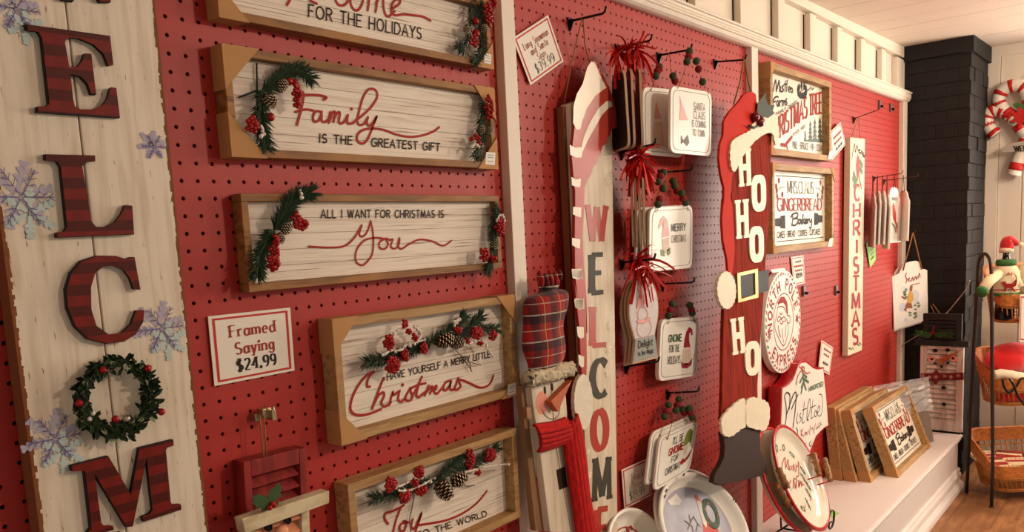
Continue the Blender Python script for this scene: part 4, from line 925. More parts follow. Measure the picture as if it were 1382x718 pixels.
# ---- square gnome signs
HOLE = plain('brass_eyelet', (170, 130, 70), .4, metal=.6)
def gnome_sign(label, pl, q, hookp, strings, beads, group='square gnome signs on peg hooks', lines=(), art=None, th=.28):
    o = rrect(q, 1.05, 5) if not isinstance(q[0], np.ndarray) else rrect(q, 1.05, 5)
    t, b = plate('gnome_sign', label, 'sign', pl, o, th, GLOSSW if 0 else WHITE, group)
    m = MB(); m.ring(pl, shrink(o, .9), shrink(o, .885), .002, .02); m.build('border_line', GREYINK, t)
    for (s, col, x0, x1, zb, zt, w) in lines:
        m = MB(); text(m, pl, s, bil(q, x0, zb), bil(q, x1, zb), bil(q, x0, zt), w, False, .03, flat=False); m.build('lettering', col, t)
    if art: art(t, pl, q)
    for e in strings:
        P = [np.array(hookp)]+[pl.p(*pl.h(*p), .12) for p in e]
        MB().tube(P, .035, 5).build('string', JUTE, t, True)
        m = MB(); m.disc(pl, pl.h(*e[-1]), .16, .03, 8); m.build('eyelet', HOLE, t)
    for (u, v, c) in beads:
        a = pl.h(u, v); MB().ball(pl.p(a[0], a[1], .2), .4 if u > 1 else .4, 12, 8).build('bead', GREENB if c == 'g' else REDB, t, True)
    return t
PINKP = plain('pale_pink_print', (226, 160, 150), .4); GRNP = plain('green_print', (64, 96, 60), .5); CRIM = plain('crimson_print', (150, 34, 54), .5); OLG = plain('olive_print', (124, 140, 60), .5); DGRY = plain('slate_print', (72, 72, 76), .5); BEIG = plain('beige_print', (218, 196, 176), .5)
def shape(t, pl, q, pts, mat, name, d=.03):
    m = MB(); m.flat(pl, [bil(q, *p) for p in pts], d); return m.build(name, mat, t)
def gnome_art(hat, hc, cx=.3, s=1):
    def f(t, pl, q):
        shape(t, pl, q, hat, hc, 'hat_print', .03)
    return f
# top pair
P1 = wallpl(-3.55); P0 = wallpl(-1.4)
q1 = P1.hs([(905.2,115.2),(960.7,124.7),(959.7,211),(904.7,206)]); q0 = P0.hs([(867.5,117),(924,122),(922,213),(868,208)])
gnome_sign('pale gnome sign at the back of the top pair, half hidden', P0, q0, (55.23, -1.4, 5.3), [[(884,101),(877.5,122)], [(904,100),(913,122)]], [(887.5,91,'g'),(885,96.5,'r'),(883,103,'g'),(906,103,'g'),(909,110,'r')],
           art=lambda t, pl, q: (shape(t, pl, q, [(.3,.2),(.42,.45),(.25,.46)], PINKP, 'hat_print'), shape(t, pl, q, [(.25,.5),(.45,.5),(.5,.85),(.22,.85)], BEIG, 'body_print')))
gnome_sign('pale gnome sign reading SANTA CLAUS IS COMING TO TOWN', P1, q1, (55.23, -3.65, 5.2), [[(925,88),(914.5,118)], [(941,95),(955.5,126)]], [(928,70,'g'),(927,77,'r'),(925,83.5,'g'),(937.5,83,'g'),(940.5,93.7,'r'),(946,111,'g')],
           lines=[('SANTA', GREYINK, .54, .82, .31, .20, .09), ('CLAUS', GREYINK, .54, .82, .44, .33, .09), ('IS COMING', GREYINK, .5, .85, .57, .47, .08), ('TO TOWN', GREYINK, .52, .82, .71, .61, .08)],
           art=lambda t, pl, q: (shape(t, pl, q, [(.2,.12),(.26,.25),(.34,.38),(.4,.48),(.2,.5),(.22,.3)], PINKP, 'hat_print'), shape(t, pl, q, [(.24,.72),(.3,.8),(.4,.7),(.44,.82),(.38,.88),(.3,.82),(.24,.86)], GREYINK, 'body_print')))
# merry trio
q = [(877,280.6),(935,276.6),(934.4,361.4),(876,367)]
for k, y in ((2, -.75), (1, -1.35), (0, -2.0)):
    P = wallpl(y); base = wallpl(-2.0).hs(q); qq = [b+np.array([-.25*k, .05*k]) for b in base]
    if k == 0:
        gnome_sign('square gnome sign reading MERRY CHRISTMAS, front of its stack', P, qq, (54.89, -1.6, -6.9), [[(893,262),(885.5,285)], [(918,262),(928,283)]],
          [(892.5,254.5,'g'),(888,269,'r'),(886,276,'g'),(917.5,261,'g'),(919.5,268,'r'),(923,273.5,'g')],
          lines=[('MERRY', DGRY, .48, .82, .39, .28, .12), ('CHRISTMAS', GREYINK, .48, .83, .57, .46, .075)],
          art=lambda t, pl, q: (shape(t, pl, q, [(.18,.32),(.24,.18),(.3,.14),(.38,.2),(.44,.46),(.26,.48),(.29,.32),(.26,.26),(.2,.34)], PINKP, 'hat_print'), shape(t, pl, q, [(.3,.2),(.39,.22),(.41,.3),(.3,.32)], BEIG, 'hat_stripe_print', .045),
                                shape(t, pl, q, [(.27,.5),(.43,.48),(.44,.66),(.37,.74),(.29,.66)], BEIG, 'beard_print'), shape(t, pl, q, [(.24,.66),(.32,.68),(.34,.78),(.25,.76)], OLG, 'mitten_print'), shape(t, pl, q, [(.38,.68),(.46,.64),(.47,.74),(.4,.78)], OLG, 'mitten_print')))
    else:
        gnome_sign(('square gnome sign second in the stack behind MERRY CHRISTMAS', 'rearmost square sign of the stack behind MERRY CHRISTMAS')[k-1], P, qq, (54.89, y, -6.9), [[(895,245),(880-3*k,284)]], [(893,233,'g'),(889,238,'r'),(886,245.5,'g')] if k == 1 else [(906,244.5,'g'),(908,251,'g'),(911.5,258,'r')])
# gnome for the holidays
P = wallpl(-1.8); q = P.hs([(892.5,430.5),(942.8,427.5),(941.5,507),(888.5,515)])
gnome_sign('square gnome sign reading GNOME FOR THE HOLIDAYS', P, q, (54.74, -1.8, -18.9), [[(907,402),(901,436)], [(923,402),(937,433)]], [(905,410,'g'),(902,418.5,'r'),(900,426,'g'),(928.5,412,'g'),(931,418,'r'),(932,422.5,'g')], th=.45,
          lines=[('GNOME', GRNP, .2, .53, .38, .27, .15), ('FOR THE', DGRY, .23, .48, .55, .44, .08), ('HOLIDAYS', DGRY, .2, .52, .74, .62, .08)],
          art=lambda t, pl, q: (shape(t, pl, q, [(.6,.5),(.62,.36),(.66,.24),(.73,.16),(.82,.2),(.84,.3),(.79,.3),(.78,.24),(.74,.27),(.74,.38),(.78,.5)], CRIM, 'hat_print'), shape(t, pl, q, [(.58,.52),(.78,.52),(.8,.72),(.68,.8),(.56,.72)], BEIG, 'beard_print'), shape(t, pl, q, [(.54,.72),(.6,.76),(.76,.76),(.84,.68),(.82,.8),(.7,.85),(.57,.83)], CRIM, 'body_print')))
# i'll be gnome
for k in (1, 0):
    P = Pl((0, -2.3+.7*k, -35), (1, 0, 0), (0, .19, 1)); base = Pl((0, -2.3, -35), (1, 0, 0), (0, .19, 1)).hs([(890.5,590),(943,566.5),(931,634.5),(882.3,664)]); qq = [b+np.array([-.3*k, .5*k]) for b in base]
    if k: gnome_sign('square sign hanging behind the green-hatted gnome sign', P, qq, (55.27, -1.1, -31), [[(899,550),(890,588)], [(919,552),(936,570)]], [(900,546.5,'g'),(897,555.5,'r'),(894.5,562.5,'g'),(919,552.5,'g'),(921,557,'r')])
    else: gnome_sign("square gnome sign reading I'LL BE GNOME FOR CHRISTMAS with green hat", P, qq, (55.27, -1.9, -31), [[(910,556),(900,592)], [(929,556),(938,569)]], [(914,539.5,'g'),(912,547,'r'),(910,554,'g'),(928,551.5,'g'),(929.5,557,'r'),(932,563.5,'g')],
          lines=[("I'LL BE", DGRY, .36, .62, .27, .14, .08), ('GNOME', REDINK, .28, .66, .46, .33, .15), ('FOR', DGRY, .38, .56, .62, .51, .08), ('CHRISTMAS', DGRY, .25, .65, .81, .69, .08)],
          art=lambda t, pl, q: (shape(t, pl, q, [(.66,.42),(.68,.25),(.72,.14),(.8,.1),(.88,.2),(.88,.42),(.8,.38),(.76,.42)], OLG, 'hat_print'), shape(t, pl, q, [(.68,.44),(.8,.44),(.8,.6),(.72,.62)], BEIG, 'beard_print'), shape(t, pl, q, [(.64,.72),(.7,.66),(.76,.7),(.84,.66),(.94,.56),(.9,.7),(.8,.76),(.68,.78)], REDINK, 'sleigh_print')))

# ---- dark ornaments edge-on with raffia
def raffia(root, c, n, L, seed, spread=1.0, down=.3, w=.17, name='raffia_bow'):
    r = random.Random(seed); m = MB()
    for i in range(n):
        a = r.uniform(0, 6.2832); d = np.array([math.cos(a)*spread, -abs(r.gauss(0, .4)), math.sin(a)*spread-down]); d /= np.linalg.norm(d); le = L*r.uniform(.5, 1.1)
        s = np.cross(d, [r.gauss(0, 1), r.gauss(0, 1), r.gauss(0, 1)]); s /= np.linalg.norm(s); P = []
        for k in range(6):
            f = k/5; P.append(np.array(c)+d*le*f+np.array([0, 0, -1])*f*f*le*.35+s*math.sin(f*5+i)*.12)
        vs = []; ww = w*r.uniform(.4, 1)
        for k, p in enumerate(P): vs += [p-s*ww*.5, p+s*ww*.5]
        m.add(vs, [(2*k, 2*k+1, 2*k+3, 2*k+2) for k in range(5)])
    return m.build(name, RIBBON, root, kind='stuff')
CHALK = plain('chalkboard_black', (46, 34, 30), .6, var=.3, scale=60); TAN = plain('tan_mdf_edge', (196, 166, 134), .7)
def ornament(label, cen, ang, w, h, group, th=.22, face=CHALK, shapef=None, bow=None, seed=1):
    ex = (math.cos(ang), math.sin(ang), 0); pl = Pl(cen, ex)
    o = shapef(w, h) if shapef else rrect([np.array(p) for p in ((-w/2*.7, 0), (w/2*.7, 0), (w/2, -h), (-w/2, -h))], .9, 4)
    t = thing('hanging_ornament', pl.p(0, -h), label, 'ornament', group)
    MB().poly(pl, o, -th, 0).build('panel', TAN, t)
    MB().poly(pl, shrink(o, .95), 0, .015).build('face', face, t)
    rope(t, [pl.p(0, -.2, .05), pl.p(0, 1.2, -.1), pl.p(.0, 2.6, -.1)], .05, 'ribbon_loop', RIBBON)
    if bow: raffia(t, bow[0], bow[1], bow[2], seed, w=.36, down=.5)
    return t
def pj_dir(kx, ky): return math.atan2(-ky, kx)
zt = lambda u, v, y: wallpl(y).h(u, v)
for i, (u, v, y, ang, w_, lab, nb) in enumerate(((833.5, 97, -2.1, -127, 4.4, 'dark chalk ornament facing out, leftmost on the top ribbon hook', 26), (847, 95, -2.6, -140, 4.6, 'middle dark ornament edge-on with pale rim on the top ribbon hook', 24), (859.5, 95, -3.1, -143, 4.6, 'rightmost dark ornament edge-on with pale rim on the top ribbon hook', 22))):
    a = zt(u, v, y); ornament(lab, (a[0], y, a[1]), math.radians(ang), w_, 7.3, 'dark ornaments on the top hook', bow=((a[0], y, a[1]+2.0), nb, 2.8), seed=i+1)
for i, (u, lab) in enumerate(((850.5, 'leftmost'), (855.5, 'second from the left'), (860.5, 'third from the left'), (866, 'rightmost'))):
    y = -1.6-.4*i; a = zt(u, 240, y)
    ornament('dark edge-on ornament, %s of the four in the tight ribboned stack' % lab, (a[0], y, a[1]), math.radians(-149), 3.9, 6.8, 'edge-on ornaments on the second hook', bow=((a[0], y, a[1]+1.9), 24, 3.0), seed=20+i)
def globe_shape(w, h):
    o = [(w*.5*math.cos(t), -w*.62+w*.66*math.sin(t)) for t in np.linspace(math.radians(-38), math.radians(218), 22)]
    return o+[(-w*.34, -h*.72), (-w*.44, -h), (w*.44, -h), (w*.34, -h*.72)]
SNG = plain('snow_print', (206, 196, 194), .4, var=.15, scale=90); BASEG = plain('grey_base_print', (150, 150, 140), .5)
for i, y in enumerate((-1.3, -1.8)):
    a = zt(868-(2-i)*5.5, 376, y); ornament(('rearmost snow globe ornament edge behind the printed one', 'middle snow globe ornament edge behind the printed one')[i], (a[0], y, a[1]-.3*(1-i)), math.radians(-5), 4.9, 8.4, 'snow globe ornaments', face=TAN, shapef=globe_shape)
a = zt(868, 376, -2.3); gl = ornament('snow globe ornament with printed snowman and grey base', (a[0], -2.3, a[1]), math.radians(-5), 5.1, 8.4, 'snow globe ornaments', face=SNG, shapef=globe_shape, bow=((a[0]-.8, -2.2, a[1]+2.0), 40, 3.6), seed=33, th=.25)
gp = Pl((a[0], -2.32, a[1]), (math.cos(math.radians(-5)), math.sin(math.radians(-5)), 0))
MB().poly(gp, [(-1.7,-5.9),(1.7,-5.9),(2.05,-8.2),(-2.05,-8.2)], .02, .05).build('base_print', BASEG, gl)
m = MB(); m.ring(gp, ell((-.3,-3.6), .9, .8, 20), ell((-.3,-3.6), .8, .7, 20), .03, .04); m.ring(gp, ell((-.1,-5.0), 1.3, 1.0, 20), ell((-.1,-5.0), 1.2, .9, 20), .03, .04)
m.flat(gp, [(-1.3,-2.9),(.6,-2.5),(.3,-1.6),(-1,-1.9)], .04); m.ribbon(gp, [(-1.2,-4.2),(0,-4.4),(.9,-4.1)], .3, .05); m.build('snowman_print', PINKP, gl)
m = MB(); text(m, gp, 'Delight', (-1.3,-6.9), (1.2,-6.9), (-1.3,-6.2), .1, flat=False, d=.07); text(m, gp, 'in the Magic', (-1.3,-7.7), (1.3,-7.7), (-1.3,-7.25), .07, flat=False, d=.07); m.build('lettering', INK, gl)
raffia(gl, (a[0]+.3, -2.6, a[1]+1.0), 24, 2.6, 77, 1.2, 0)

# ---- HO HO HO sign
hz = Pl((0, -3.6, 3), (1, 0, 0), (0, .06, 1))
E_ = lambda a, b: (950+a/3.264, 70+b/3.264); F_ = lambda a, b: (950+a/2.8714, 270+b/2.8714); K_ = lambda a, b: (820+a/3.45, 510+b/3.45)
hoho = thing('santa_sign', (71, -1.2, -47), 'tall red Santa suit plank sign reading HO HO HO with black belt and boots', 'sign')
RW = grain('red_stained_plank', (150, 46, 28), (108, 28, 18), (120, 60, 9), .8, lo=.4, hi=.65, bump=.1)
RW.node_tree.nodes['Principled BSDF'].inputs['Specular IOR Level'].default_value = .06
body = [E_(190,345), E_(250,300), E_(292,300), E_(300,360), E_(292,520), E_(290,700), F_(243,200), F_(236,285), F_(228,420), F_(215,600), F_(208,718), K_(700,130), K_(690,200), K_(530,200), F_(72,718), F_(74,560), F_(78,430), F_(98,290), F_(108,120), F_(110,0), E_(112,540), E_(130,450)]
MB().poly(hz, seg(hz, body), -.4, 0).build('plank', RW, hoho, bev=.04)
HATR = plain('hat_red_paint', (192, 42, 28), .75, var=.12, scale=15, spec=.12)
hat = [E_(190,178), E_(206,180), E_(218,190), E_(220,215), E_(225,240), E_(262,260), E_(262,300), E_(200,340), E_(150,420), E_(118,520), E_(112,560), E_(106,640), F_(100,20), F_(106,100), F_(110,200), F_(103,260), F_(95,330)]
hl = [F_(90,325), F_(85,290), F_(80,230), F_(65,160), F_(60,80), F_(65,0), E_(76,680), E_(78,600), E_(63,540), E_(55,470), E_(60,410), E_(74,370), E_(76,310), E_(100,268), E_(140,225), E_(165,190)]
MB().poly(hz.off(.03), seg(hz, hat+hl), 0, .3).build('santa_hat', HATR, hoho, bev=.03)
FURP = plain('fur_trim_paint', (228, 214, 186), .55, var=.08, scale=60, bump=.2, bscale=200)
r5 = random.Random(5)
def scallop(pl, pts, amp=.16, n=4):
    P = smoothc([pl.h(*p) for p in pts], n, True); c = sum(P)/len(P)
    return [p+(p-c)/np.linalg.norm(p-c)*amp*(1 if i % 2 else -.3) for i, p in enumerate(P)]
MB().poly(hz.off(.34), scallop(hz, [E_(102,405), E_(120,385), E_(150,368), E_(185,350), E_(200,318), E_(245,290), E_(282,265), E_(300,300), E_(312,350), E_(308,405), E_(295,412), E_(283,365), E_(250,366), E_(205,398), E_(172,438), E_(148,470), E_(135,500), E_(116,530), E_(103,515), E_(96,460)]), 0, .22).build('fur_trim', FURP, hoho)
cp = hz.h(975.5, 392); rx_ = abs(hz.h(988, 392)[0]-hz.h(963, 392)[0])/2; rz_ = abs(hz.h(975, 367)[1]-hz.h(975, 417)[1])/2
MB().poly(hz.off(.1), [(cp[0]+rx_*(1+.06*(i % 2))*math.cos(6.2832*i/40), cp[1]+rz_*(1+.05*(i % 2))*math.sin(6.2832*i/40)) for i in range(40)], 0, .4).build('pompom', FURP, hoho, bev=.02)
m = MB(); m.poly(hz.off(.57), seg(hz, [E_(215,230), E_(235,205), E_(252,178), E_(250,205), E_(262,240), E_(290,238), E_(282,262), E_(290,275), E_(262,295), E_(232,288), E_(212,272)]), 0, .06); m.build('holly_leaf', plain('dark_holly', (44, 56, 36), .6, spec=.3), hoho)
for (u, v, r) in ((201, 291, .95), (221, 313, 1.05)):
    b_ = hz.h(*E_(u, v)); MB().ball(hz.p(b_[0], b_[1], .75), r*.62, 16, 12, (1.1, .8, 1)).build('berry', plain('dark_red_ball', (110, 22, 22), .2), hoho, True)
m = MB(); m.tube([hz.p(*hz.h(*E_(*p)), .7) for p in ((215,330),(195,340),(172,330))], .13, 6); m.build('holly_stem', plain('dark_holly', (44, 56, 36)), hoho, True)
WP = plain('letter_cream_paint', (236, 224, 196), .5)
def blk(q, ch_):
    h = [hz.h(*p) for p in q]     # TL TR BR BL
    Bq = lambda s_, t_: bil(h, s_, t_)
    if ch_ == 'H': m = MB().poly(hz, [Bq(*p) for p in ((0,0),(.42,0),(.42,.08),(.36,.08),(.36,.4),(.62,.4),(.62,.08),(.56,.08),(.56,0),(1,0),(1,.08),(.95,.08),(.95,.92),(1,.92),(1,1),(.56,1),(.56,.92),(.62,.92),(.62,.58),(.36,.58),(.36,.92),(.42,.92),(.42,1),(0,1),(0,.92),(.06,.92),(.06,.08),(0,.08))], .01, .16)
    else:
        o = rrect([Bq(0,0), Bq(1,0), Bq(1,1), Bq(0,1)], 1.7, 6); w_ = np.linalg.norm(h[1]-h[0])
        i = rrect([Bq(.36,.22), Bq(.64,.22), Bq(.64,.78), Bq(.36,.78)], .7, 6); m = MB().ring(hz, o, i, .01, .16)
    m.build('letter', WP, hoho)
blk([E_(140,432), E_(202,425), E_(206,588), E_(150,596)], 'H'); blk([E_(203,545), E_(268,540), E_(270,702), E_(207,706)], 'O')
blk([E_(130,655), E_(192,648), F_(173,145), F_(121,152)], 'H'); blk([F_(170,104), F_(227,100), F_(229,240), F_(174,245)], 'O')
blk([F_(97,462), F_(150,452), F_(160,590), F_(107,602)], 'H'); blk([F_(153,552), F_(212,542), F_(212,676), F_(158,684)], 'O')
BB = plain('belt_black', (24, 22, 22), .6, spec=.25)
MB().poly(hz, seg(hz, [F_(103,300), F_(248,270), F_(248,352), F_(106,388)]), .01, .1).build('belt', BB, hoho)
GOLD = plain('gold_paint', (206, 154, 62), .4, metal=.2)
MB().ring(hz, seg(hz, [F_(122,284), F_(202,266), F_(204,378), F_(126,398)]), seg(hz, [F_(134,294), F_(191,282), F_(193,366), F_(137,384)]), .1, .24).build('belt_buckle', GOLD, hoho)
BOOT = plain('boot_brown', (52, 33, 25), .65, var=.3, scale=25, spec=.25)
MB().poly(hz.off(.02), seg(hz, [K_(528,255), K_(620,200), K_(700,230), K_(703,330), K_(712,355), K_(733,385), K_(735,450), K_(515,500), K_(484,486), K_(490,450), K_(515,410), K_(533,370), K_(537,320)]), -.38, .22).build('boots', BOOT, hoho, bev=.04)
for pts in ([(515,182),(560,132),(610,96),(622,120),(624,218),(600,238),(556,270),(522,264),(510,222)], [(626,118),(652,92),(700,100),(732,126),(733,200),(712,243),(690,240),(626,216)]):
    MB().poly(hz.off(.28), scallop(hz, [K_(*p) for p in pts], .1), 0, .25).build('boot_cuff', FURP, hoho)
hk = (68.78, -3.75, 6.2)
rope(hoho, [hk, tuple(hz.p(*hz.h(1000, 110), -.1)), tuple(hz.p(*hz.h(991, 141), -.1))], .09); rope(hoho, [hk, tuple(hz.p(*hz.h(1010, 105), -.1)), tuple(hz.p(*hz.h(1015.5, 128), -.1))], .09)
# ================================================================ RIGHT SHEET
# ---- framed farm and bakery signs
def rolling_pin(m, P, c, s):
    """printed rolling pin end: handle + body"""
    x, z = c
    m.flat(P, [(x, z-.5), (x+s*1.7, z-.62), (x+s*1.7, z+.62), (x, z+.5)], .03); m.flat(P, [(x+s*1.85, z-.85), (x+s*3.6, z-.95), (x+s*3.6, z+.95), (x+s*1.85, z+.85)], .03)
    m.flat(P, [(x+s*1.7, z-.25), (x+s*1.9, z-.25), (x+s*1.9, z+.25), (x+s*1.7, z+.25)], .03)
BRD = plain('sign_white_board', (232, 222, 202), .4, var=.02, spec=.3)
def bakery_print(root, P, x0, x1, z0, z1):
    q = [np.array(c) for c in ((x0, z1), (x1, z1), (x1, z0), (x0, z0))]; W = x1-x0; h_ = z1-z0
    at = lambda s, t: bil(q, s, t)
    m = MB()
    for t in (.06, .94): m.ribbon(P, [at(.04, t), at(.97, t)], .12, .02)
    m.build('printed_rule', INK, root)
    m = MB(); text(m, P, 'MRS.CLAUS', at(.24, .29), at(.76, .29), at(.24, .12), .17, .05, flat=False, gap=.1); m.build('lettering', INK, root)
    m = MB(); text(m, P, 'GINGERBREAD', at(.06, .53), at(.93, .53), at(.06, .36), .42, .05, flat=False, gap=.14); m.build('lettering', REDINK, root)
    m = MB(); text(m, P, 'CAKES - BREAD - COOKIES - CUPCAKES', at(.05, .89), at(.9, .89), at(.05, .81), .13, False, flat=False, gap=.16); m.build('lettering', INK, root)
    # script Bakery, traced in a unit box
    bx = lambda a, b: at(.29+.42*a/165, .56+.235*b/150)
    m = MB()
    for st in ([(18,22),(20,60),(12,110)], [(5,40),(20,12),(50,2),(60,20),(45,45),(22,55)], [(22,55),(55,52),(58,85),(35,112),(12,105)],
               [(85,68),(68,62),(60,85),(70,100),(84,72),(84,98),(92,100)], [(100,20),(96,60),(93,100)], [(112,58),(96,80),(114,102)], [(114,92),(130,75),(124,62),(114,80),(120,100),(134,92)], [(134,62),(138,80),(136,100)], [(138,74),(148,62),(152,66)],
               [(152,62),(152,85),(162,88),(168,60)], [(168,60),(168,110),(160,145),(148,140)]):
        m.ribbon(P, smoothc([bx(*p) for p in st], 4), .28, .03)
    m.build('script_lettering', INK, root)
    for a, s_ in ((at(.02, .68), 1), (at(.95, .66), -1)): m = MB(); rolling_pin(m, P, a, s_); m.build('rolling_pin_print', INK, root)
    m = MB()
    for s_, xx in ((1, .05), (-1, .95)):
        m.ribbon(P, [at(xx, .27), at(xx+s_*.06, .22), at(xx+s_*.15, .2)], .08, .02)
        m.ribbon(P, [at(xx+s_*.05, .23), at(xx+s_*.04, .13)], .06, .02); m.ribbon(P, [at(xx+s_*.08, .22), at(xx+s_*.1, .3)], .06, .02)
    m.build('twig_print', INK, root)
    m = MB()
    for s_, xx in ((1, .05), (-1, .95)):
        for dx, t in ((0, .26), (.04, .12), (.1, .31), (.01, .34), (-.01, .2)): m.disc(P, at(xx+s_*dx, t), .32, .05, 10, .42)
    m.build('berry_print', REDINK, root)
y_f = -1.75; FB = wallpl(-.62)
t, (x0, x1, z0, z1) = framed('framed sign reading CHRISTMAS TREES with three printed pines, upper of the pair', [(1041.5,83),(1124.5,112),(1120,216.5),(1039,209)], y_f, .85, mat=FRAMEP, guards='tl bl', rows=1, board=BRD, y_board=-.6, group='framed signs beside the red Santa suit sign', guard_len=2.0, tagpx=[(1119,204),(1124,203),(1122,215),(1116,215)])
T_ = lambda a, b: (1025+a/4.95, 75+b/4.95)
m = MB()
for s_, a, b, tp, w_, sf, col in (('HRISTMAS', (104,572), (318,408), (104,425), .55, .05, 'r'), ('TREES', (333,402), (436,378), (333,262), .55, .05, 'r')): text(m, FB, s_, T_(*a), T_(*b), T_(*tp), w_, sf, gap=.14)
m.ribbon(FB, [FB.h(*T_(*p)) for p in ((60,600),(70,470),(80,560))], .4, .02)
m.build('lettering', REDINK, t)
m = MB(); text(m, FB, 'FAMILY OWNED', T_(110,402), T_(252,318), T_(110,382), .13, False, gap=.2); text(m, FB, 'SINCE 1952', T_(222,540), T_(305,478), T_(222,522), .1, False, gap=.2)
text(m, FB, 'PINE - SPRUCE - FIR - CEDAR', T_(222,618), T_(424,640), T_(222,575), .14, False, gap=.16); m.build('lettering', GREYINK, t)
m = MB()
for st in ([(92,240),(100,190),(108,165),(112,200),(112,240),(125,190),(132,170),(134,240)], [(142,205),(142,240),(150,240)], [(160,200),(152,212),(160,228),(152,242)], [(174,170),(170,240)], [(164,192),(184,190)], [(186,165),(180,240)], [(196,228),(206,218),(198,208),(192,225),(200,245)], [(214,215),(208,232),(216,248),(222,232),(214,215)],
           [(88,350),(92,300),(110,275),(125,278)], [(90,312),(108,305)], [(122,300),(114,320),(122,338),(128,305),(128,338)], [(136,300),(136,338)], [(138,312),(148,300)], [(152,338),(154,302),(162,310),(162,336),(164,310),(172,302),(174,332)], [(182,288),(176,300),(184,318),(176,332)]):
    m.ribbon(FB, smoothc([FB.h(*T_(*p)) for p in st], 3), .22, .02)
m.build('script_lettering', INK, t)
PINEP = plain('pine_print', (64, 82, 70), .5); m = MB()
for cx, base, top, w_ in ((340, 570, 435, 26), (370, 565, 420, 28), (403, 572, 410, 32), (306, 568, 500, 12)):
    for k in range(5):
        f0 = k/5; f1 = (k+1)/5+.05; zt_ = top+(base-top)*f0; zb = top+(base-top)*min(1, f1); w1 = w_*(.25+.75*f1)*.5+3
        m.flat(FB, [FB.h(*T_(*p)) for p in ((cx, zt_), (cx+w1, zb), (cx-w1, zb))], .02+.006*k)
m.flat(FB, [FB.h(*T_(*p)) for p in ((298,562),(420,560),(424,582),(298,574))], .06); m.build('pine_tree_print', PINEP, t)
m = MB()
for k in range(16):
    a_ = k*.65; c = FB.h(*T_(285+28*math.cos(a_), 235+34*math.sin(a_))); m.disc(FB, c, .35, .03+.004*(k % 4), 6, .55)
m.ribbon(FB, smoothc([FB.h(*T_(*p)) for p in ((258,272),(275,240),(300,225),(325,232),(345,210),(350,228),(362,215))], 4), .14, .02); m.build('mistletoe_print', INK, t)
m = MB(); m.ribbon(FB, [FB.h(*T_(*p)) for p in ((145,595),(170,600),(215,545))], .5, .02); m.ribbon(FB, [FB.h(*T_(*p)) for p in ((180,596),(186,622))], .4, .02); m.build('axe_print', REDINK, t)
t, (x0, x1, z0, z1) = framed("framed sign reading MRS.CLAUS GINGERBREAD Bakery hanging on the wall, lower of the pair", [(1045,219.8),(1127.8,228),(1123.5,332.5),(1040.6,342.3)], y_f, .85, mat=FRAMEP, guards='tl bl tr br', rows=1, board=BRD, y_board=-.6, group='framed signs beside the red Santa suit sign', guard_len=1.9, tagpx=[(1119,322),(1123.5,321),(1122,333),(1116,333)])
bakery_print(t, wallpl(-.61), x0+3.3, x1-1.0, z0+.85, z1-.85)

# ---- four copies leaning on the ledge
def lean_frame(label, xa, xb, yb, yt, full=True):
    h_ = 12.0; zt_ = -55+math.sqrt(max(1, h_*h_-(yt-yb)**2)); pl = Pl((xa, yb, -54.98), (1, 0, 0), (0, yt-yb, zt_+55)); W = xb-xa
    t = thing('leaning_sign', (xa+W/2, yb, -55), label, 'framed sign', 'framed bakery signs leaning on the ledge')
    w = .9
    MB().box(pl, 0, W, h_-w, h_, -1.7, 0).build('frame_rail', FRAMEP, t, bev=.04); MB().box(pl, 0, W, 0, w, -1.7, 0).build('frame_rail', FRAMEP, t, bev=.04)
    MB().box(pl, 0, w, w+.01, h_-w-.01, -1.68, -.02).build('frame_rail', FRAMEP, t, bev=.04); MB().box(pl, W-w, W, w+.01, h_-w-.01, -1.68, -.02).build('frame_rail', FRAMEP, t, bev=.04)
    MB().box(pl, w, W-w, w, h_-w, -1.4, -1.1).build('board', BRD, t)
    if full: bakery_print(t, pl.off(-1.09), w+2.7, W-w-.3, w, h_-w)
    for sx, sz in ((0, 0), (1, 0), (0, 1), (1, 1)):
        x = W if sx else 0; s = -1 if sx else 1; z = h_ if sz else 0; q = -1 if sz else 1; g = 1.9
        m = MB().poly(pl, [(x-s*.05, z-q*.02), (x+s*g, z-q*.02), (x-s*.05, z+q*g)], .02, .06)
        a, b = sorted((x-s*.06, x-s*.01)); c, d = sorted((z, z+q*g)); m.box(pl, a, b, c, d, -1.72, .04); m.build('corner_guard', CARD, t, label='folded cardboard corner guard')
    return t
lean_frame('leaning bakery sign in front, fully visible on the ledge', 112.2, 134.0, -10.1, -6.0)
lean_frame('leaning bakery sign second from the front, half covered by the front one', 107.6, 129.4, -7.2, -3.9)
lean_frame('bare-looking leaning frame third from the front, only its rails showing', 106.6, 127.5, -5.2, -2.3, False)
lean_frame('rearmost leaning frame touching the red pegboard', 106.2, 126.5, -3.1, -1.9, False)
PLASTIC = plain('clear_plastic_wrap', (150, 142, 138), .12, var=.4, scale=40, bump=.8, bscale=60)
wp = Pl((126, -4.2, -54.9), (.9, -.43, 0), (0, .15, 1)); rr = random.Random(8)
t = thing('wrapped_sign', (131, -5, -55), 'plastic-wrapped frame standing behind the leaning bakery signs', 'framed sign')
m = MB(); m.box(wp, 0, 13, 0, 11.2, -1, 0); m.build('frame', plain('grey_frame', (120, 104, 92), .5), t, bev=.05)
m = MB(); n = 12
g = [[wp.p(-.6+14.2*i/n, 6+6.2*j/n, .15+rr.random()*.5) for i in range(n+1)] for j in range(n+1)]
for r_ in g: m.v += [tuple(p) for p in r_]
for j in range(n):
    for i in range(n): m.f.append((j*(n+1)+i, j*(n+1)+i+1, (j+1)*(n+1)+i+1, (j+1)*(n+1)+i))
pm_, pnt, pb = newmat('thin_plastic'); pb.inputs['Base Color'].default_value = (.85, .82, .8, 1); pb.inputs['Roughness'].default_value = .12; pb.inputs['Alpha'].default_value = .35
m.build('plastic_wrap', pm_, t)

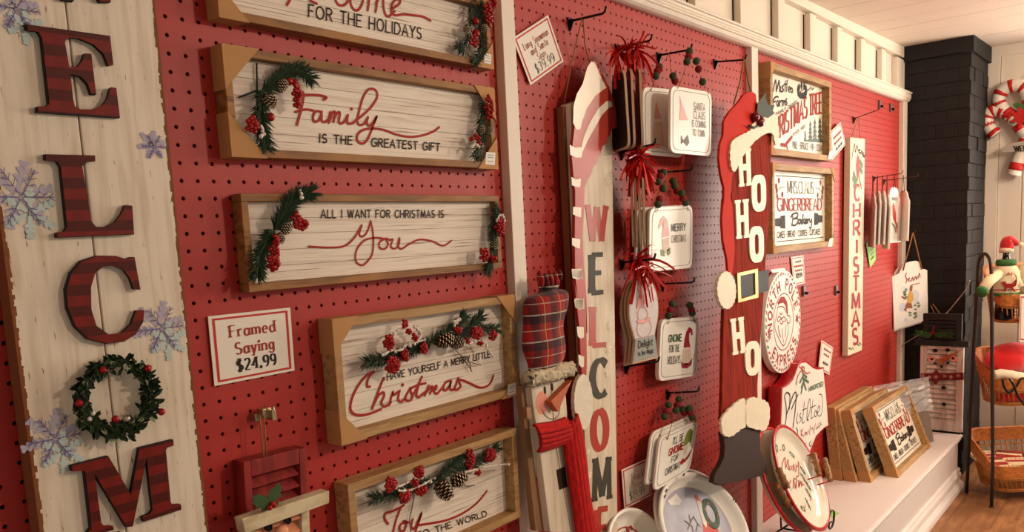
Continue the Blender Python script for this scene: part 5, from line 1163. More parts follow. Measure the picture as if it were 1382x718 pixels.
# ---- round North Pole plaque
npc = np.array([86.7, -26.9]); NP = wallpl(-1.25); RX = 6.65; RZ = 7.25
t = thing('round_plaque', (86.7, -.6, -34.2), 'round white plaque reading NORTH POLE EXPRESS around a bearded face', 'plaque')
MB().poly(NP, ell(npc, RX, RZ, 56), -.95, 0).build('disc', WHITE, t, bev=.08)
m = MB()
for k in range(44):
    a = 6.2832*k/44; c = npc+np.array([RX*.935*math.cos(a), RZ*.935*math.sin(a)]); d = np.array([-math.sin(a+.5), math.cos(a+.5)])
    m = MB(); m.ribbon(NP, [c-d*.3, c+d*.3], .3, .02, caps=False); m.build('rim_dash', (PRED, GRNP, PRED)[k % 3], t)
for rr_ in (.55,):
    m = MB(); m.ring(NP, ell(npc, RX*.56, RZ*.56, 40), ell(npc, RX*.54, RZ*.54, 40), .01, .02); m.build('inner_ring', REDINK, t)
def arctext(m, P, s, c, r0, r1, a0, a1, w, up=True):
    n = len(s)
    for i, ch_ in enumerate(s):
        if ch_ == ' ': continue
        a = math.radians(a0+(a1-a0)*(i+.5)/n); d = np.array([math.cos(a), math.sin(a)]); tn = np.array([-math.sin(a), math.cos(a)])*(-1 if up else 1); rad = d if up else -d
        base = c+(d*np.array([RX, RZ]))*(r0 if up else r1); wd = GL[ch_][0]; H_ = (r1-r0)*RX
        text(m, P, ch_, base-tn*wd*H_*.5, base+tn*wd*H_*.5, base-tn*wd*H_*.5+rad*H_, w, flat=False)
m = MB(); arctext(m, NP, 'NORTH POLE', npc, .64, .85, 192, 12, .26); arctext(m, NP, 'EXPRESS', npc, .64, .85, 218, 332, .26, False); m.build('lettering', REDINK, t)
m = MB()
for cx, cz in ((-.77, -.18), (.77, -.02)): flake(m, NP, npc+np.array([cx*RX, cz*RZ]), .75, .14, 15, .02, 1)
m.build('snowflake_print', REDINK, t)
N_ = lambda a, b: NP.h(1020+a/4.49, 350+b/4.49)
m = MB(); m.flat(NP, [N_(*p) for p in ((138,285),(130,262),(150,228),(172,226),(190,260),(194,335),(186,330),(180,280),(166,262),(140,270))], .03); m.build('cap_print', REDINK, t)
m = MB()
for st in ([(132,290),(128,330),(118,370),(116,420),(140,480),(168,525),(190,470),(198,420),(190,380)], [(132,292),(150,285),(170,292),(180,320)], [(128,365),(140,345),(155,358),(170,348),(180,368),(165,378),(152,362),(138,378),(128,365)], [(148,385),(156,392),(162,385)], [(188,340),(205,345),(206,380),(192,385),(186,360)], [(145,325),(152,335),(160,325)], [(135,400),(140,440),(150,470)], [(160,420),(162,470),(168,500)], [(182,400),(180,440),(176,470)]):
    m.ribbon(NP, smoothc([N_(*p) for p in st], 3), .15, .02)
m.build('face_print', REDINK, t)
MB().poly(NP, [N_(88,62), N_(172,52), N_(200,100), N_(190,95), N_(150,75), N_(100,82)], .01, .05).build('hanging_tape', plain('clear_tape', (220, 206, 196), .3), t)

# ---- mistletoe plaque
MP = wallpl(-2.3); M_ = lambda a, b: (1030+a/5.13, 470+b/5.13)
o = [(125,270),(150,262),(175,245),(200,212),(222,160),(240,110),(265,88),(295,85),(320,105),(345,126),(370,136),(398,136),(420,130),(428,220),(440,330),(455,540),(430,552),(400,580),(365,620),(335,700),(310,755),(280,770),(240,740),(200,700),(160,690),(116,690),(115,540),(120,400)]
oo = MP.hs([M_(*p) for p in o]); REDE = plain('red_enamel_edge', (176, 24, 26), .22)
t, b = plate('mistletoe_plaque', 'scalloped white plaque with red edge reading HANDPICKED Mistletoe', 'plaque', MP, oo, 1.8, REDE)
MB().poly(MP, shrink(oo, .955), 0, .04).build('enamel_face', GLOSSW, t)
FP = MP.off(.05)
m = MB()
for st in ([(165,305),(148,330),(158,400),(160,470),(150,545)], [(165,305),(185,330),(180,420)], [(165,450),(205,330),(228,310),(222,420),(205,550)], [(195,420),(240,320)]):
    m.ribbon(FP, smoothc([FP.h(*M_(*p)) for p in st], 4), .24, .02)
for st in ([(238,450),(230,500),(240,520)], [(262,448),(252,470),(266,490),(250,515)], [(285,370),(272,510),(285,505)], [(268,430),(300,415)], [(302,500),(325,420),(322,350),(308,400),(302,490),(315,495)], [(345,355),(330,480),(345,475)], [(330,410),(362,395)], [(362,430),(352,455),(362,475),(372,450),(362,430)], [(372,455),(392,420),(384,400),(374,440),(385,470),(405,450),(412,380),(405,325),(388,318)]):
    m.ribbon(FP, smoothc([FP.h(*M_(*p)) for p in st], 4), .13, .02)
m.build('script_lettering', INK, t)
m = MB(); text(m, FP, 'HANDPICKED', M_(315,300), M_(414,258), M_(315,270), .15, gap=.15); m.build('lettering', GRNP, t)
m = MB()
for st in ([(262,560),(262,610)], [(276,558),(262,588),(280,610)], [(290,580),(288,600),(298,580),(302,600)], [(312,572),(306,592)], [(330,530),(322,570),(322,600)], [(332,560),(340,550),(345,570)], [(362,520),(352,560),(352,590)], [(372,540),(368,558),(380,548)], [(388,512),(382,545),(392,540)], [(400,510),(396,530),(404,528)]):
    m.ribbon(FP, smoothc([FP.h(*M_(*p)) for p in st], 3), .13, .02)
m.build('script_lettering', REDINK, t)
m = MB()
for st in ([(230,550),(238,580),(236,608)], [(296,655),(290,680),(300,695)], [(330,640),(318,665),(330,680),(338,655)]): m.ribbon(FP, smoothc([FP.h(*M_(*p)) for p in st], 3), .16, .02)
m.build('small_lettering', INK, t)
m = MB(); 
for st in ([(268,130),(275,180),(280,230),(265,270)], [(275,180),(300,200)], [(278,210),(312,235)], [(280,235),(295,285)], [(272,200),(255,235)], [(275,250),(262,310)]): m.ribbon(FP, [FP.h(*M_(*p)) for p in st], .4, .02)
m.build('mistletoe_print', GRNP, t)
m = MB()
for st in ([(262,140),(250,125)], [(265,140),(280,128),(285,150)], [(268,150),(240,190),(228,250)], [(272,150),(300,175),(322,165)]): m.ribbon(FP, smoothc([FP.h(*M_(*p)) for p in st], 3), .2, .03)
m.build('red_bow_print', PRED, t)

# ---- small clips on the pegboard
for i, (u, v) in enumerate(((1186, 141), (1201, 145), (1083.5, 392), (1127, 391), (1043, 563))):
    a = W0.h(u, v); c = thing('metal_clip', (a[0], 0, a[1]), ['empty metal clip left of the top right pair', 'empty metal clip nearest the top right board corner', 'metal clip below the small price sign by the plaque', 'metal clip left of the narrow bird sign at mid height', 'white clip beside the mistletoe plaque'][i], 'clip')
    MB().wbox(a[0]-.5, a[0]+.5, -.35, .02, a[1]-.9, a[1]+.7).build('plate', plain('zinc', (120, 112, 112), .4, metal=.6) if i < 4 else WHITE, c, bev=.04); MB().wbox(a[0]-.15, a[0]+.15, -.8, -.3, a[1]-.6, a[1]-.2).build('tab', BLACKM, c)

# ---- tall narrow Merry CHRISTMAS sign
XP = wallpl(-1.2); X_ = lambda a, b: (1130+a/4.49, 170+b/4.49); X2 = lambda a, b: (1130+a/4.223, 320+b/4.223)
q = XP.hs([(1147.8,185.3),(1167.4,187.6),(1163.4,472.7),(1144.3,480.3)])
t, b = plate('narrow_sign', 'tall narrow cream sign with red bird reading CHRISTMAS downwards', 'sign', XP, q, .95, plain('cream_board', (226, 212, 184), .45, var=.05))
for ch_, u0, u1, zb, zt_ in (('C',1153.2,1159.8,271,250), ('H',1152,1160.2,294,274.5), ('R',1152,1159.8,318,298), ('I',1154,1158.5,342,324), ('S',1151.8,1158.2,369,348), ('T',1151,1159.2,393,373), ('M',1149.5,1160.2,417,396), ('A',1150,1159.2,441,420), ('S',1150.6,1157.4,465,444)):
    m = MB(); text(m, XP, ch_, (u0, zb), (u1, zb-1), (u0, zt_), 1.05, .07); m.build('letter', plain('sign_red_letter', (160, 34, 34), .5), t)
m = MB()
for st in ([(88,200),(95,150),(105,110),(108,160),(118,120),(125,150)], [(128,150),(138,140),(130,160),(142,165)], [(145,150),(148,175)], [(150,150),(155,185)], [(158,160),(160,190),(168,170)]): m.ribbon(XP, smoothc([XP.h(*X_(*p)) for p in st], 3), .25, .02)
m.build('script_lettering', INK, t)
m = MB(); m.flat(XP, [XP.h(*X_(*p)) for p in ((123,168),(130,190),(136,230),(134,280),(126,315),(116,300),(112,240),(118,195))], .03); m.ribbon(XP, [XP.h(*X_(*p)) for p in ((132,310),(140,350),(145,375))], .5, .02); m.build('red_bird_print', plain('cardinal_red', (200, 50, 40), .5), t)
m = MB()
for st in ([(95,320),(110,350)], [(120,320),(100,362)], [(135,215),(150,240)], [(140,260),(148,280)], [(98,290),(108,320)]): m.ribbon(XP, [XP.h(*X_(*p)) for p in st], .9, .02)
for st in ([(65,632),(80,640)], [(85,628),(92,640)], [(110,608),(125,618)], [(122,600),(135,612)]): m.ribbon(XP, [XP.h(*X2(*p)) for p in st], .3, .02)
m.build('foliage_print', plain('foliage_print', (96, 110, 72), .5), t)
rope(t, [(121.4, -.9, 3.9), tuple(XP.p(*XP.h(1149.5, 186), -.1))], .05); rope(t, [(121.4, -.9, 3.9), tuple(XP.p(*XP.h(1162, 187), -.1))], .05)

# ---- row of small bird tags
def arch_tag(w, h): return [(w*.5, -h*.22), (w*.36, -h*.14), (w*.28, -h*.05), (w*.12, 0), (-w*.12, 0), (-w*.28, -h*.05), (-w*.36, -h*.14), (-w*.5, -h*.22), (-w*.5, -h), (w*.5, -h)]
TW = plain('tag_white', (226, 216, 206), .4)
def bird_tag(label, u, v, y, ang, w, h, front=False, lean=0):
    c = wallpl(y).h(u, v); pl = Pl((c[0], y, c[1]), (math.cos(ang), math.sin(ang), 0), (lean, 0, 1))
    t = thing('bird_tag', pl.p(0, -h), label, 'tag', 'small arched bird tags on the wire hook')
    MB().poly(pl, arch_tag(w, h), -.3, 0).build('panel', TW, t, bev=.03)
    MB().tube([pl.p(-.5, -.3, .02), (c[0], y, -5.75), pl.p(.5, -.3, .02)], .06, 5).build('wire_loop', RUST, t, True)
    if front:
        m = MB(); m.flat(pl, [(-.9,-3.2),(-.4,-2.6),(0,-3.4),(.5,-4.6),(.7,-6.0),(.2,-6.3),(-.6,-5.6),(-.9,-4.4)], .02); m.ribbon(pl, [(.3,-6),(1,-7.8)], .35, .03); m.build('red_bird_print', plain('cardinal_red', (200, 50, 40), .5), t)
        m = MB()
        for a in ([(-1,-6.4),(.2,-7.2)], [(.9,-6.3),(1.2,-7.2)], [(-.3,-6.8),(.5,-8)]): m.ribbon(pl, a, .4, .02)
        m.build('foliage_print', plain('foliage_print', (96, 110, 72), .5), t)
        m = MB(); text(m, pl, 'Merry', (-1.1,-2.3), (1.1,-2.3), (-1.1,-1.6), .14, flat=False); m.build('lettering', GREYINK, t)
for i, (u, v) in enumerate(((1180, 262), (1186, 258), (1193, 258), (1199, 264))):
    bird_tag('small arched tag seen edge-on, %s in the row' % ('leftmost', 'second from the left', 'third from the left', 'fourth from the left')[i], u-2, v, -1.6-.7*i, math.radians(-152), 4.6, 9.3, lean=.12)
bird_tag('small arched tag with red bird facing out at the front of the row', 1207, 252.5, -4.3, math.radians(-8), 5.4, 9.8, True, lean=-.06)
bird_tag('small arched tag hanging right of the front one against the board edge', 1219, 257, -4.9, math.radians(-140), 4.2, 9.0, lean=.1)

# ---- large bird plaques
ang = math.radians(-43); BP = Pl((150.2, -3.6, -16.2), (math.cos(ang), math.sin(ang), 0)); Z_ = lambda a, b: (1130+a/4.223, 320+b/4.223)
ol = [Z_(*p) for p in ((312,225),(335,216),(352,208),(362,185),(374,163),(392,148),(415,140),(450,135),(466,142),(477,160),(484,180),(513,188),(518,470),(325,530))]
for k in (1, 0):
    P = BP.off(-1.0*k); oo = [p+np.array([-.7*k, -.75*k]) for p in BP.hs(ol)]
    t, b = plate('bird_plaque', ('large arched white plaque with yellow and brown bird print, hanging in front', 'large arched white plaque hanging just behind the bird one')[k], 'plaque', P, oo, .3, GLOSSW, 'large bird plaques at the board edge')
    hk = (149.33, -3.0, -16.3)
    for u_, v_, w_ in ((374,190,1), (480,185,1)): MB().tube([hk, P.p(*(P.h(*Z_(u_, v_))), .1)], .12, 6).build('jute_rope', JUTE, t, True)
    if not k:
        G = P.off(.01)
        m = MB()
        for st in ([(395,205),(388,225),(398,240),(390,262)], [(402,240),(412,232),(405,250),(415,250)], [(420,250),(430,228),(432,248)], [(438,245),(445,225),(452,243),(455,222)], [(460,235),(468,205),(472,230)], [(425,272),(468,262)]): m.ribbon(G, smoothc([G.h(*Z_(*p)) for p in st], 3), .16, .02)
        m.build('script_lettering', plain('plum_print', (150, 60, 80), .5), t)
        m = MB(); m.flat(G, [G.h(*Z_(*p)) for p in ((420,300),(430,320),(432,350),(425,375),(405,378),(400,350),(408,320))], .05); m.build('yellow_bird_print', plain('yellow_bird', (224, 170, 70), .5), t)
        m = MB(); m.flat(G, [G.h(*Z_(*p)) for p in ((395,375),(420,375),(430,405),(400,405),(385,418),(388,395))], .045); m.ribbon(G, [G.h(*Z_(*p)) for p in ((420,302),(422,280))], .5, .05); m.build('brown_bird_print', plain('brown_bird', (150, 90, 56), .5), t)
        m = MB(); rl = random.Random(3)
        for k_ in range(26):
            a_, b_ = rl.choice(((440,400),(455,420),(440,440),(460,385),(415,440),(392,300),(382,320),(392,340),(380,350),(450,450)))
            c = G.h(*Z_(a_+rl.uniform(-8, 8), b_+rl.uniform(-12, 12))); m.disc(G, c, .34, .02+.004*(k_ % 4), 6, .2)
        m.build('foliage_print', plain('sage_print', (104, 128, 98), .5), t)
        m = MB()
        for a_, b_, r_ in ((440,330,1.0), (380,300,.6), (372,400,.8), (450,370,.6), (390,470,.4)): m.flat(G, ell(G.h(*Z_(a_, b_)), r_, r_*1.1, 14), .006)
        m.build('pale_wash_print', plain('pale_blue_wash', (206, 212, 220), .5), t)
        m = MB()
        for a_, b_ in ((370,340), (376,345), (383,412), (392,420)): m.disc(G, G.h(*Z_(a_, b_)), .16, .04)
        m.build('berry_print', REDINK, t)

# ================================================================ TRAYS ON STANDS
def tray(label, o, psi, lean, cen, ax, rot, depth, rimw, rim_mat, well_mat, name='oval_tray', group='oval enamel trays', dz=0):
    ps = math.radians(psi); th = math.radians(lean); ex = np.array([math.cos(ps), -math.sin(ps), 0]); ey = np.array([math.sin(ps), math.cos(ps), 0]); ez = ey*math.sin(th)+np.array([0, 0, math.cos(th)])
    pl = Pl(np.array(o)+0.0, ex, ez)
    low = min(pl.p(*p)[2] for p in ell(cen, ax[0], ax[1], 40, 0, rot)); c3 = pl.p(*cen); t = thing(name, (c3[0], c3[1], low), label, 'tray', group)
    prof = [(1.0, 0.0), (1.03, .12), (1.0, .2), (.965, .12), (.93, -depth*.25), (.87, -depth*.7), (.8, -depth*.93), (.7, -depth), (.35, -depth), (0.02, -depth)]
    N = 56; m = MB()
    def lathe(prof, mat, nm):
        m = MB()
        for k, d in prof: m.v += [tuple(pl.p(p[0], p[1], d)) for p in ell(cen, ax[0]*k, ax[1]*k, N, 0, rot)]
        for i in range(len(prof)-1):
            for j in range(N): m.f.append((i*N+j, (i+1)*N+j, (i+1)*N+(j+1) % N, i*N+(j+1) % N))
        if prof[-1][0] < .1: m.f.append(tuple((len(prof)-1)*N+j for j in range(N)))
        return m.build(nm, mat, t, True)
    lathe([(1.0, .2), (.965, .12), (.93, -depth*.25), (.87, -depth*.7), (.8, -depth*.93), (.7, -depth), (.02, -depth)], well_mat, 'well')
    lathe([(.962, .1), (.985, .2), (1.02, .2), (1.045, .08), (1.03, -.12), (.99, -.1)], rim_mat, 'rim')
    lathe([(1.0, -.1), (.96, -depth*.4), (.9, -depth*.9), (.78, -depth-.2), (.02, -depth-.22)][::1], well_mat, 'underside')
    return t, pl
GL1 = plain('glazed_cream_tray', (236, 226, 206), .1, var=.03)
rot = math.atan2(.16, -.99)
WH = grain('turned_wood_handle', (160, 112, 64), (112, 74, 40), (200, 200, 12), .5)
for k, lab in ((1, 'second oval cream tray with red rim, nested behind the printed one'), (0, 'oval cream tray with red rim, holly wreath print and wooden handles')):
    o = np.array([88-1.6*k, -10+1.3*k, -55.0]); t, pl = tray(lab, o, -10, 25, np.array([-11.5, 10.5-.1*k]), (8.3, 6.8), rot, .9, .5, REDE, GL1, group='red-rimmed oval trays')
    if 1:
        # handles
        for h0, h1, s, d in ((((1050.5, 632), (1063, 659), 1, .5), ((1112.5, 619), (1120.5, 649), -1, 1.6)) if k == 0 else (((1048, 654), (1066, 683), 1, 1.0), ((1098, 612), (1106, 642), -1, 2.0))):
            hp_ = pl.off(d); a, b = hp_.h(*h0), hp_.h(*h1)
            P = [hp_.p(*(a*(1-f)+b*f), 0) for f in np.linspace(0, 1, 13)]
            MB().tube(P, lambda f: .42+.06*math.sin(f*19)-.1*abs(f-.5), 10).build('wood_handle', WH, t, True)
            m = MB(); m.tube([P[0], pl.p(*(a+np.array([.9*s, .2])), .0)], .09, 5); m.tube([P[-1], pl.p(*(b+np.array([.9*s, .2])), .0)], .09, 5); m.build('handle_wire', REDE, t, True)
    if not k:
        W_ = pl.off(-.87); V_ = lambda a, b: W_.h(1020+a/4.54, 560+b/4.54)
        m = MB()
        for st in ([(160,330),(165,290),(180,262),(182,330),(198,272),(200,335)], [(210,312),(206,335),(218,330),(222,312)], [(228,345),(232,300),(240,345)], [(246,350),(248,300)], [(250,322),(262,310),(262,372),(250,375)],
                   [(215,400),(205,430),(215,462)], [(228,450),(232,385),(236,420),(240,450)], [(244,418),(244,445)], [(250,378),(246,452)], [(258,400),(262,445)], [(268,400),(266,440),(276,405),(280,440)], [(286,410),(284,430),(296,425)]): m.ribbon(W_, smoothc([V_(*p) for p in st], 3), .13, .02)
        m.build('script_lettering', REDINK, t)
        m = MB(); rl = random.Random(4)
        for a_, b_, g_ in ((128,205,.4),(170,200,.2),(222,243,-.7),(288,340,-1.1),(322,435,-1.2),(320,545,-1.6),(290,575,2.6),(290,385,-1.2),(322,480,-1.3)):
            c = V_(a_, b_); q = []
            for i in range(16):
                tt = 6.2832*i/16; r_ = (1 if i % 2 else .62); x, y = .95*math.cos(tt)*r_, .4*math.sin(tt)*r_; q.append((c[0]+x*math.cos(g_)-y*math.sin(g_), c[1]+x*math.sin(g_)+y*math.cos(g_)))
            m.ring(W_, q, shrink(q, .6), .01, .03)
        m.build('holly_print', GRNP, t)
        m = MB()
        for a_, b_ in ((150,215),(260,290),(262,300),(335,520),(300,560)): m.disc(W_, V_(a_, b_), .16, .05)
        m.build('berry_print', PRED, t)
# wire easel under the trays
ea = thing('wire_easel', (81, -7, -55), 'black scrolled wire easel holding the oval trays', 'stand')
zp = Pl((0, 0, -54.85), (1, 0, 0), (0, 1, 0)); m = MB()
fp = Pl((0, -9.6, 0)); E3 = lambda a, b, P=fp: P.p(*P.h(1020+a/4.54, 560+b/4.54))
sc = [E3(388,690), E3(400,655), E3(425,665), E3(440,655), E3(455,600), E3(470,585), E3(480,600), E3(475,660), E3(460,695), E3(448,690), E3(450,665), E3(465,655)]
m.tube(smoothc(sc, 5), .14, 7); m.build('scroll_foot', BLACKM, ea, True)
sc2 = [p+np.array([-9.5, .8, -.1]) for p in sc]; m = MB().tube(smoothc(sc2, 5), .14, 7); m.build('scroll_foot', BLACKM, ea, True)
b0 = E3(388,690); b0[2] = max(b0[2], -54.8); b1 = b0+np.array([-9.5, .8, 0])
m = MB(); m.tube([b0, b0+np.array([0, 3.5, 0]), b1+np.array([0, 3.5, 0]), b1], .13, 6); m.build('base_wire', BLACKM, ea, True)
bk = Pl((0, -3.0, 0)); up0 = bk.p(*bk.h(1054, 682)); up1 = bk.p(*bk.h(1052, 640)); m = MB(); m.tube([np.array([up0[0], -3, -54.85]), np.array([up0[0], -2.6, -44])], .13, 6); m.tube([np.array([up0[0]+5, -3, -54.85]), np.array([up0[0]+5, -2.6, -46])], .13, 6); m.tube([np.array([up0[0], -3, -54.8]), np.array([up0[0], -6.5, -54.8]), b1+np.array([0, 3.5, 0])], .13, 6); m.build('back_leg', BLACKM, ea, True)

# snowy Santa tray and companion
rot2 = math.atan2(.38, -.92)
SNOWP = plain('snow_scene_print', (168, 166, 178), .3, var=.35, scale=22)
for k, lab in ((1, 'oval white tray standing behind the large winter scene tray'), (0, 'large oval white tray printed with a winter scene and red-robed figure holding a wreath')):
    t, pl = tray(lab, (60+1.6*k, -10+1.5*k, -55-.2*k), 0, 25, np.array([-6.7, 10.5]), (8.1, 5.9), rot2, 1.0, .5, WHITE, GLOSSW, group='large winter trays')
    if not k:
        W_ = pl.off(-.96); U_ = lambda a, b: W_.h(820+a/5.205, 580+b/5.205)
        cc = np.array([-6.7, 10.5]); MB().poly(W_, ell(cc, 8.1*.8, 5.9*.8, 48, 0, rot2), .0, .03).build('scene_print', SNOWP, t)
        PR = plain('robe_red_print', (198, 70, 50), .4); FL = plain('beard_print', (226, 214, 200), .5); WG = plain('wreath_print', (46, 78, 50), .5); ST = plain('fur_print', (236, 232, 226), .5)
        def sh(pts, mat, nm, d): MB().flat(W_, [U_(*p) for p in pts], d).build(nm, mat, t)
        sh([(420,500),(480,450),(520,500),(500,530),(440,530)], ST, 'hill_print', .045)
        sh([(665,600),(700,600),(740,660),(770,690),(800,790),(680,790),(668,690)], PR, 'robe_print', .05)
        sh([(605,462),(622,455),(655,500),(668,520),(650,530),(620,500)], PR, 'hood_print', .06)
        sh([(622,500),(650,500),(680,560),(700,640),(690,690),(668,660),(640,560)], FL, 'beard_print', .07)
        m = MB()
        c = U_(722, 590); m.ring(W_, ell(c, 1.5, 1.75, 26), ell(c, .85, 1.05, 26), .08, .12); m.build('wreath_print', WG, t)
        m = MB()
        for a_, b_ in ((700,520),(745,530),(770,600),(755,670),(700,660),(680,560)): m.disc(W_, U_(a_, b_), .14, .14, 6)
        m.build('berry_print', PR, t)
        m = MB()
        for st in ([(560,700),(580,650),(570,600)], [(580,650),(600,610)], [(620,710),(630,660),(600,610)], [(630,660),(645,680)], [(600,718),(590,680),(540,640)]): m.ribbon(W_, [U_(*p) for p in st], .14, .05)
        m.build('antler_print', plain('brown_print', (100, 76, 64), .5), t)
        m = MB()
        for a_, b_ in ((385,480),(395,440),(870,498),(885,512),(470,345),(520,325)):
            p = pl.h(820+a_/5.205, 580+b_/5.205); m.ribbon(pl, [p, p+np.array([.4, .15])], .18, .24)
        m.build('chipped_enamel', BLACKM, t)
t, pl = tray('small oval tray with red print, left of the winter tray', (60, -6, -55), -10, 28, np.array([-16.9, 11.5]), (6.0, 4.2), math.atan2(-.08, 1), 1.2, .5, WHITE, GLOSSW, group=None)
W_ = pl.off(-1.1); m = MB(); cc = np.array([-16.9, 11.5]); m.ring(W_, ell(cc, 6*.66, 4.2*.66, 40), ell(cc, 6*.63, 4.2*.63, 40), .02, .04)
for k in range(14): m.disc(W_, (cc[0]+(k-7)*.45, cc[1]+1.7+.3*math.sin(k*3)), .28, .05, 7)
m.build('truck_print', REDINK, t)
for i, (x, y) in enumerate(((53.5, -7.5), (43.5, -4))):
    e = thing('wire_easel', (x, y, -55), ('black wire easel holding the large winter trays', 'black wire easel under the small red-print tray')[i], 'stand')
    for s in (-2.6, 2.6):
        m = MB().tube([(x+s, y-3.6, -52.2 if i == 0 else -49.5), (x+s, y-3.4, -53.5 if i == 0 else -50.3), (x+s, y-2, -54.8), (x+s, y+3.3, -54.85), (x+s*.7, y+3.0 if i == 0 else y+2.5, -47)], .13, 6); m.build('leg', BLACKM, e, True)
    MB().tube([(x-2.6, y+1, -54.8), (x+2.6, y+1, -54.8)], .12, 6).build('cross_bar', BLACKM, e, True)

# ================================================================ SHUTTER SNOWMAN
HP = Pl((147.2, 0, 0), (0, -1, 0)); S_ = lambda a, b: (1220+a/4.22, 430+b/4.22)
sn = thing('shutter_snowman', (147.5, -9, -55), 'white louvred shutter snowman with black hat, carrot nose and red scarf at the ledge end', 'decoration')
WP2 = grain('white_shutter_paint', (226, 210, 196), (206, 188, 172), (40, 60, 10), .5, bump=.1)
a = HP.h(*S_(95,158)); b = HP.h(*S_(340,152)); c = HP.h(*S_(350,660)); d = HP.h(*S_(140,658)); X0, X1, ZT, ZB = a[0]-.05, b[0], (a[1]+b[1])/2, -55.0
MB().box(HP, X0, X0+1.15, ZB, ZT, -1.0, 0).build('stile', WP2, sn, bev=.04); MB().box(HP, X1-1.15, X1, ZB, ZT, -1.0, 0).build('stile', WP2, sn, bev=.04)
MB().box(HP, X0+1.16, X1-1.16, ZT-.7, ZT, -1.0, -.02).build('rail', WP2, sn, bev=.04); MB().box(HP, X0+1.16, X1-1.16, ZB, ZB+1.6, -1.0, -.02).build('rail', WP2, sn, bev=.04)
MB().box(HP, X0+1.1, X1-1.1, ZB+.1, ZT-.1, -.95, -.8).build('back', WP2, sn)
nl = 15; hh = (ZT-.7-(ZB+1.6))/nl
for i in range(nl):
    z = ZB+1.6+i*hh; m = MB(); m.add([HP.p(X0+1.16, z, -.1), HP.p(X1-1.16, z, -.1), HP.p(X1-1.16, z+hh*.95, -.6), HP.p(X0+1.16, z+hh*.95, -.6), HP.p(X0+1.16, z, -.25), HP.p(X1-1.16, z, -.25), HP.p(X1-1.16, z+hh*.95, -.75), HP.p(X0+1.16, z+hh*.95, -.75)], [(0,1,2,3),(7,6,5,4),(0,4,5,1),(3,2,6,7),(0,3,7,4),(1,5,6,2)]); m.build('louvre', WP2, sn)
BH = plain('hat_black_paint', (38, 38, 36), .6)
MB().box(HP, X0-.9, X1+.9, ZT, ZT+1.1, -1.2, .5).build('hat_brim', BH, sn, bev=.05)
for a0, a1 in ((X0+.4, X0+1.4), (X1-1.4, X1-.4)): MB().box(HP, a0, a1, ZT+1.12, ZT+6.2, -1.0, 0).build('hat_stile', BH, sn, bev=.04)
MB().box(HP, X0+1.4, X1-1.4, ZT+5.0, ZT+6.2, -1.0, 0).build('hat_rail', BH, sn, bev=.04); MB().box(HP, X0+1.4, X1-1.4, ZT+1.12, ZT+5, -.9, -.7).build('hat_back', BH, sn)
for i in range(5): MB().box(HP, X0+1.42, X1-1.42, ZT+1.3+i*.75, ZT+1.8+i*.75, -.7, -.2).build('hat_louvre', BH, sn)
GRS = plain('bright_pine', (62, 100, 44), .6, var=.3, scale=60)
sprig(sn, HP.off(.2), [HP.h(*S_(165,90)), HP.h(*S_(120,85)), HP.h(*S_(85,80))], 61, 120, 1.1, lift=.5, nmat=GRS); sprig(sn, HP.off(.2), [HP.h(*S_(180,95)), HP.h(*S_(230,85)), HP.h(*S_(265,88))], 62, 120, 1.1, lift=.5, nmat=GRS)
m = MB()
for a_, b_ in ((175,50),(168,72),(175,80),(160,85)): m.ball(HP.p(*HP.h(*S_(a_, b_)), .7), .22, 8, 6)
m.build('berry_cluster', BERRY, sn, True)
COAL = plain('coal_black', (26, 22, 22), .4)
for a_, b_, r_ in ((179,181,.36),(250,179,.36),(159,230,.24),(280,226,.24),(178,254,.24),(251,252,.24),(214,273,.24),(226,393,.34),(228,487,.34)):
    m = MB().ball(HP.p(*HP.h(*S_(a_, b_)), .02), r_, 10, 8, (.5, 1.2, 1)); m.build('coal_button', COAL, sn, True)
for a_ in (158, 282): MB().flat(HP, ell(HP.h(*S_(a_, 228)), .75, .6, 16), .03).build('cheek', plain('cheek_pink', (228, 150, 130), .8), sn)
t3 = [HP.h(*S_(*p)) for p in ((198,228),(210,260),(338,172))]; MB().poly(HP, t3, .1, .5).build('carrot_nose', plain('carrot_orange', (186, 94, 52), .55), sn, bev=.04)
SCP = plain('star_scarf_red', (122, 32, 34), .8, var=.2); ss = plain('scarf_snowflake', (214, 176, 160), .8)
sc_ = MB().poly(HP, [HP.h(*S_(*p)) for p in ((98,312),(342,306),(342,348),(98,352))], .06, .3).build('scarf', SCP, sn, bev=.05)
MB().poly(HP.off(.3), [HP.h(*S_(*p)) for p in ((140,320),(165,318),(185,286),(208,312),(238,322),(208,345),(185,376),(160,350),(135,345))], 0, .2).build('scarf_knot', SCP, sn, bev=.04)
MB().poly(HP.off(.1), [HP.h(*S_(*p)) for p in ((105,340),(140,345),(128,402),(110,392),(85,385))], 0, .2).build('scarf_tail', SCP, sn, bev=.04)
m = MB()
for a_, b_ in ((312,322),(270,330),(235,325),(185,330),(150,330),(110,325),(118,372)): flake(m, HP, HP.h(*S_(a_, b_)), .42, .09, 0, .53, 0)
m.build('scarf_print', ss, sn)
rope(sn, [HP.p(*HP.h(1263, 428), -.3), HP.p(*HP.h(1256, 412), 0), HP.p(*HP.h(1259, 410), 0), HP.p(*HP.h(1270, 427), -.3)], .07)
# pale wire up the chimney
cwp = Pl((150.5, 0, 0), (0, -1, 0)); pts = [cwp.p(*cwp.h(u, v), 0) for u, v in ((1190,505),(1204,482),(1222,463),(1240,452),(1258,436),(1275,425),(1290,408),(1304,390),(1309,378))]
t = MB().tube(smoothc(pts, 4), .1, 5).build('loose_cord', plain('pale_cord', (176, 160, 146), .5), None, True, origin=pts[0]); tag(t, 'thin pale cord looping in front of the black chimney', 'cord')

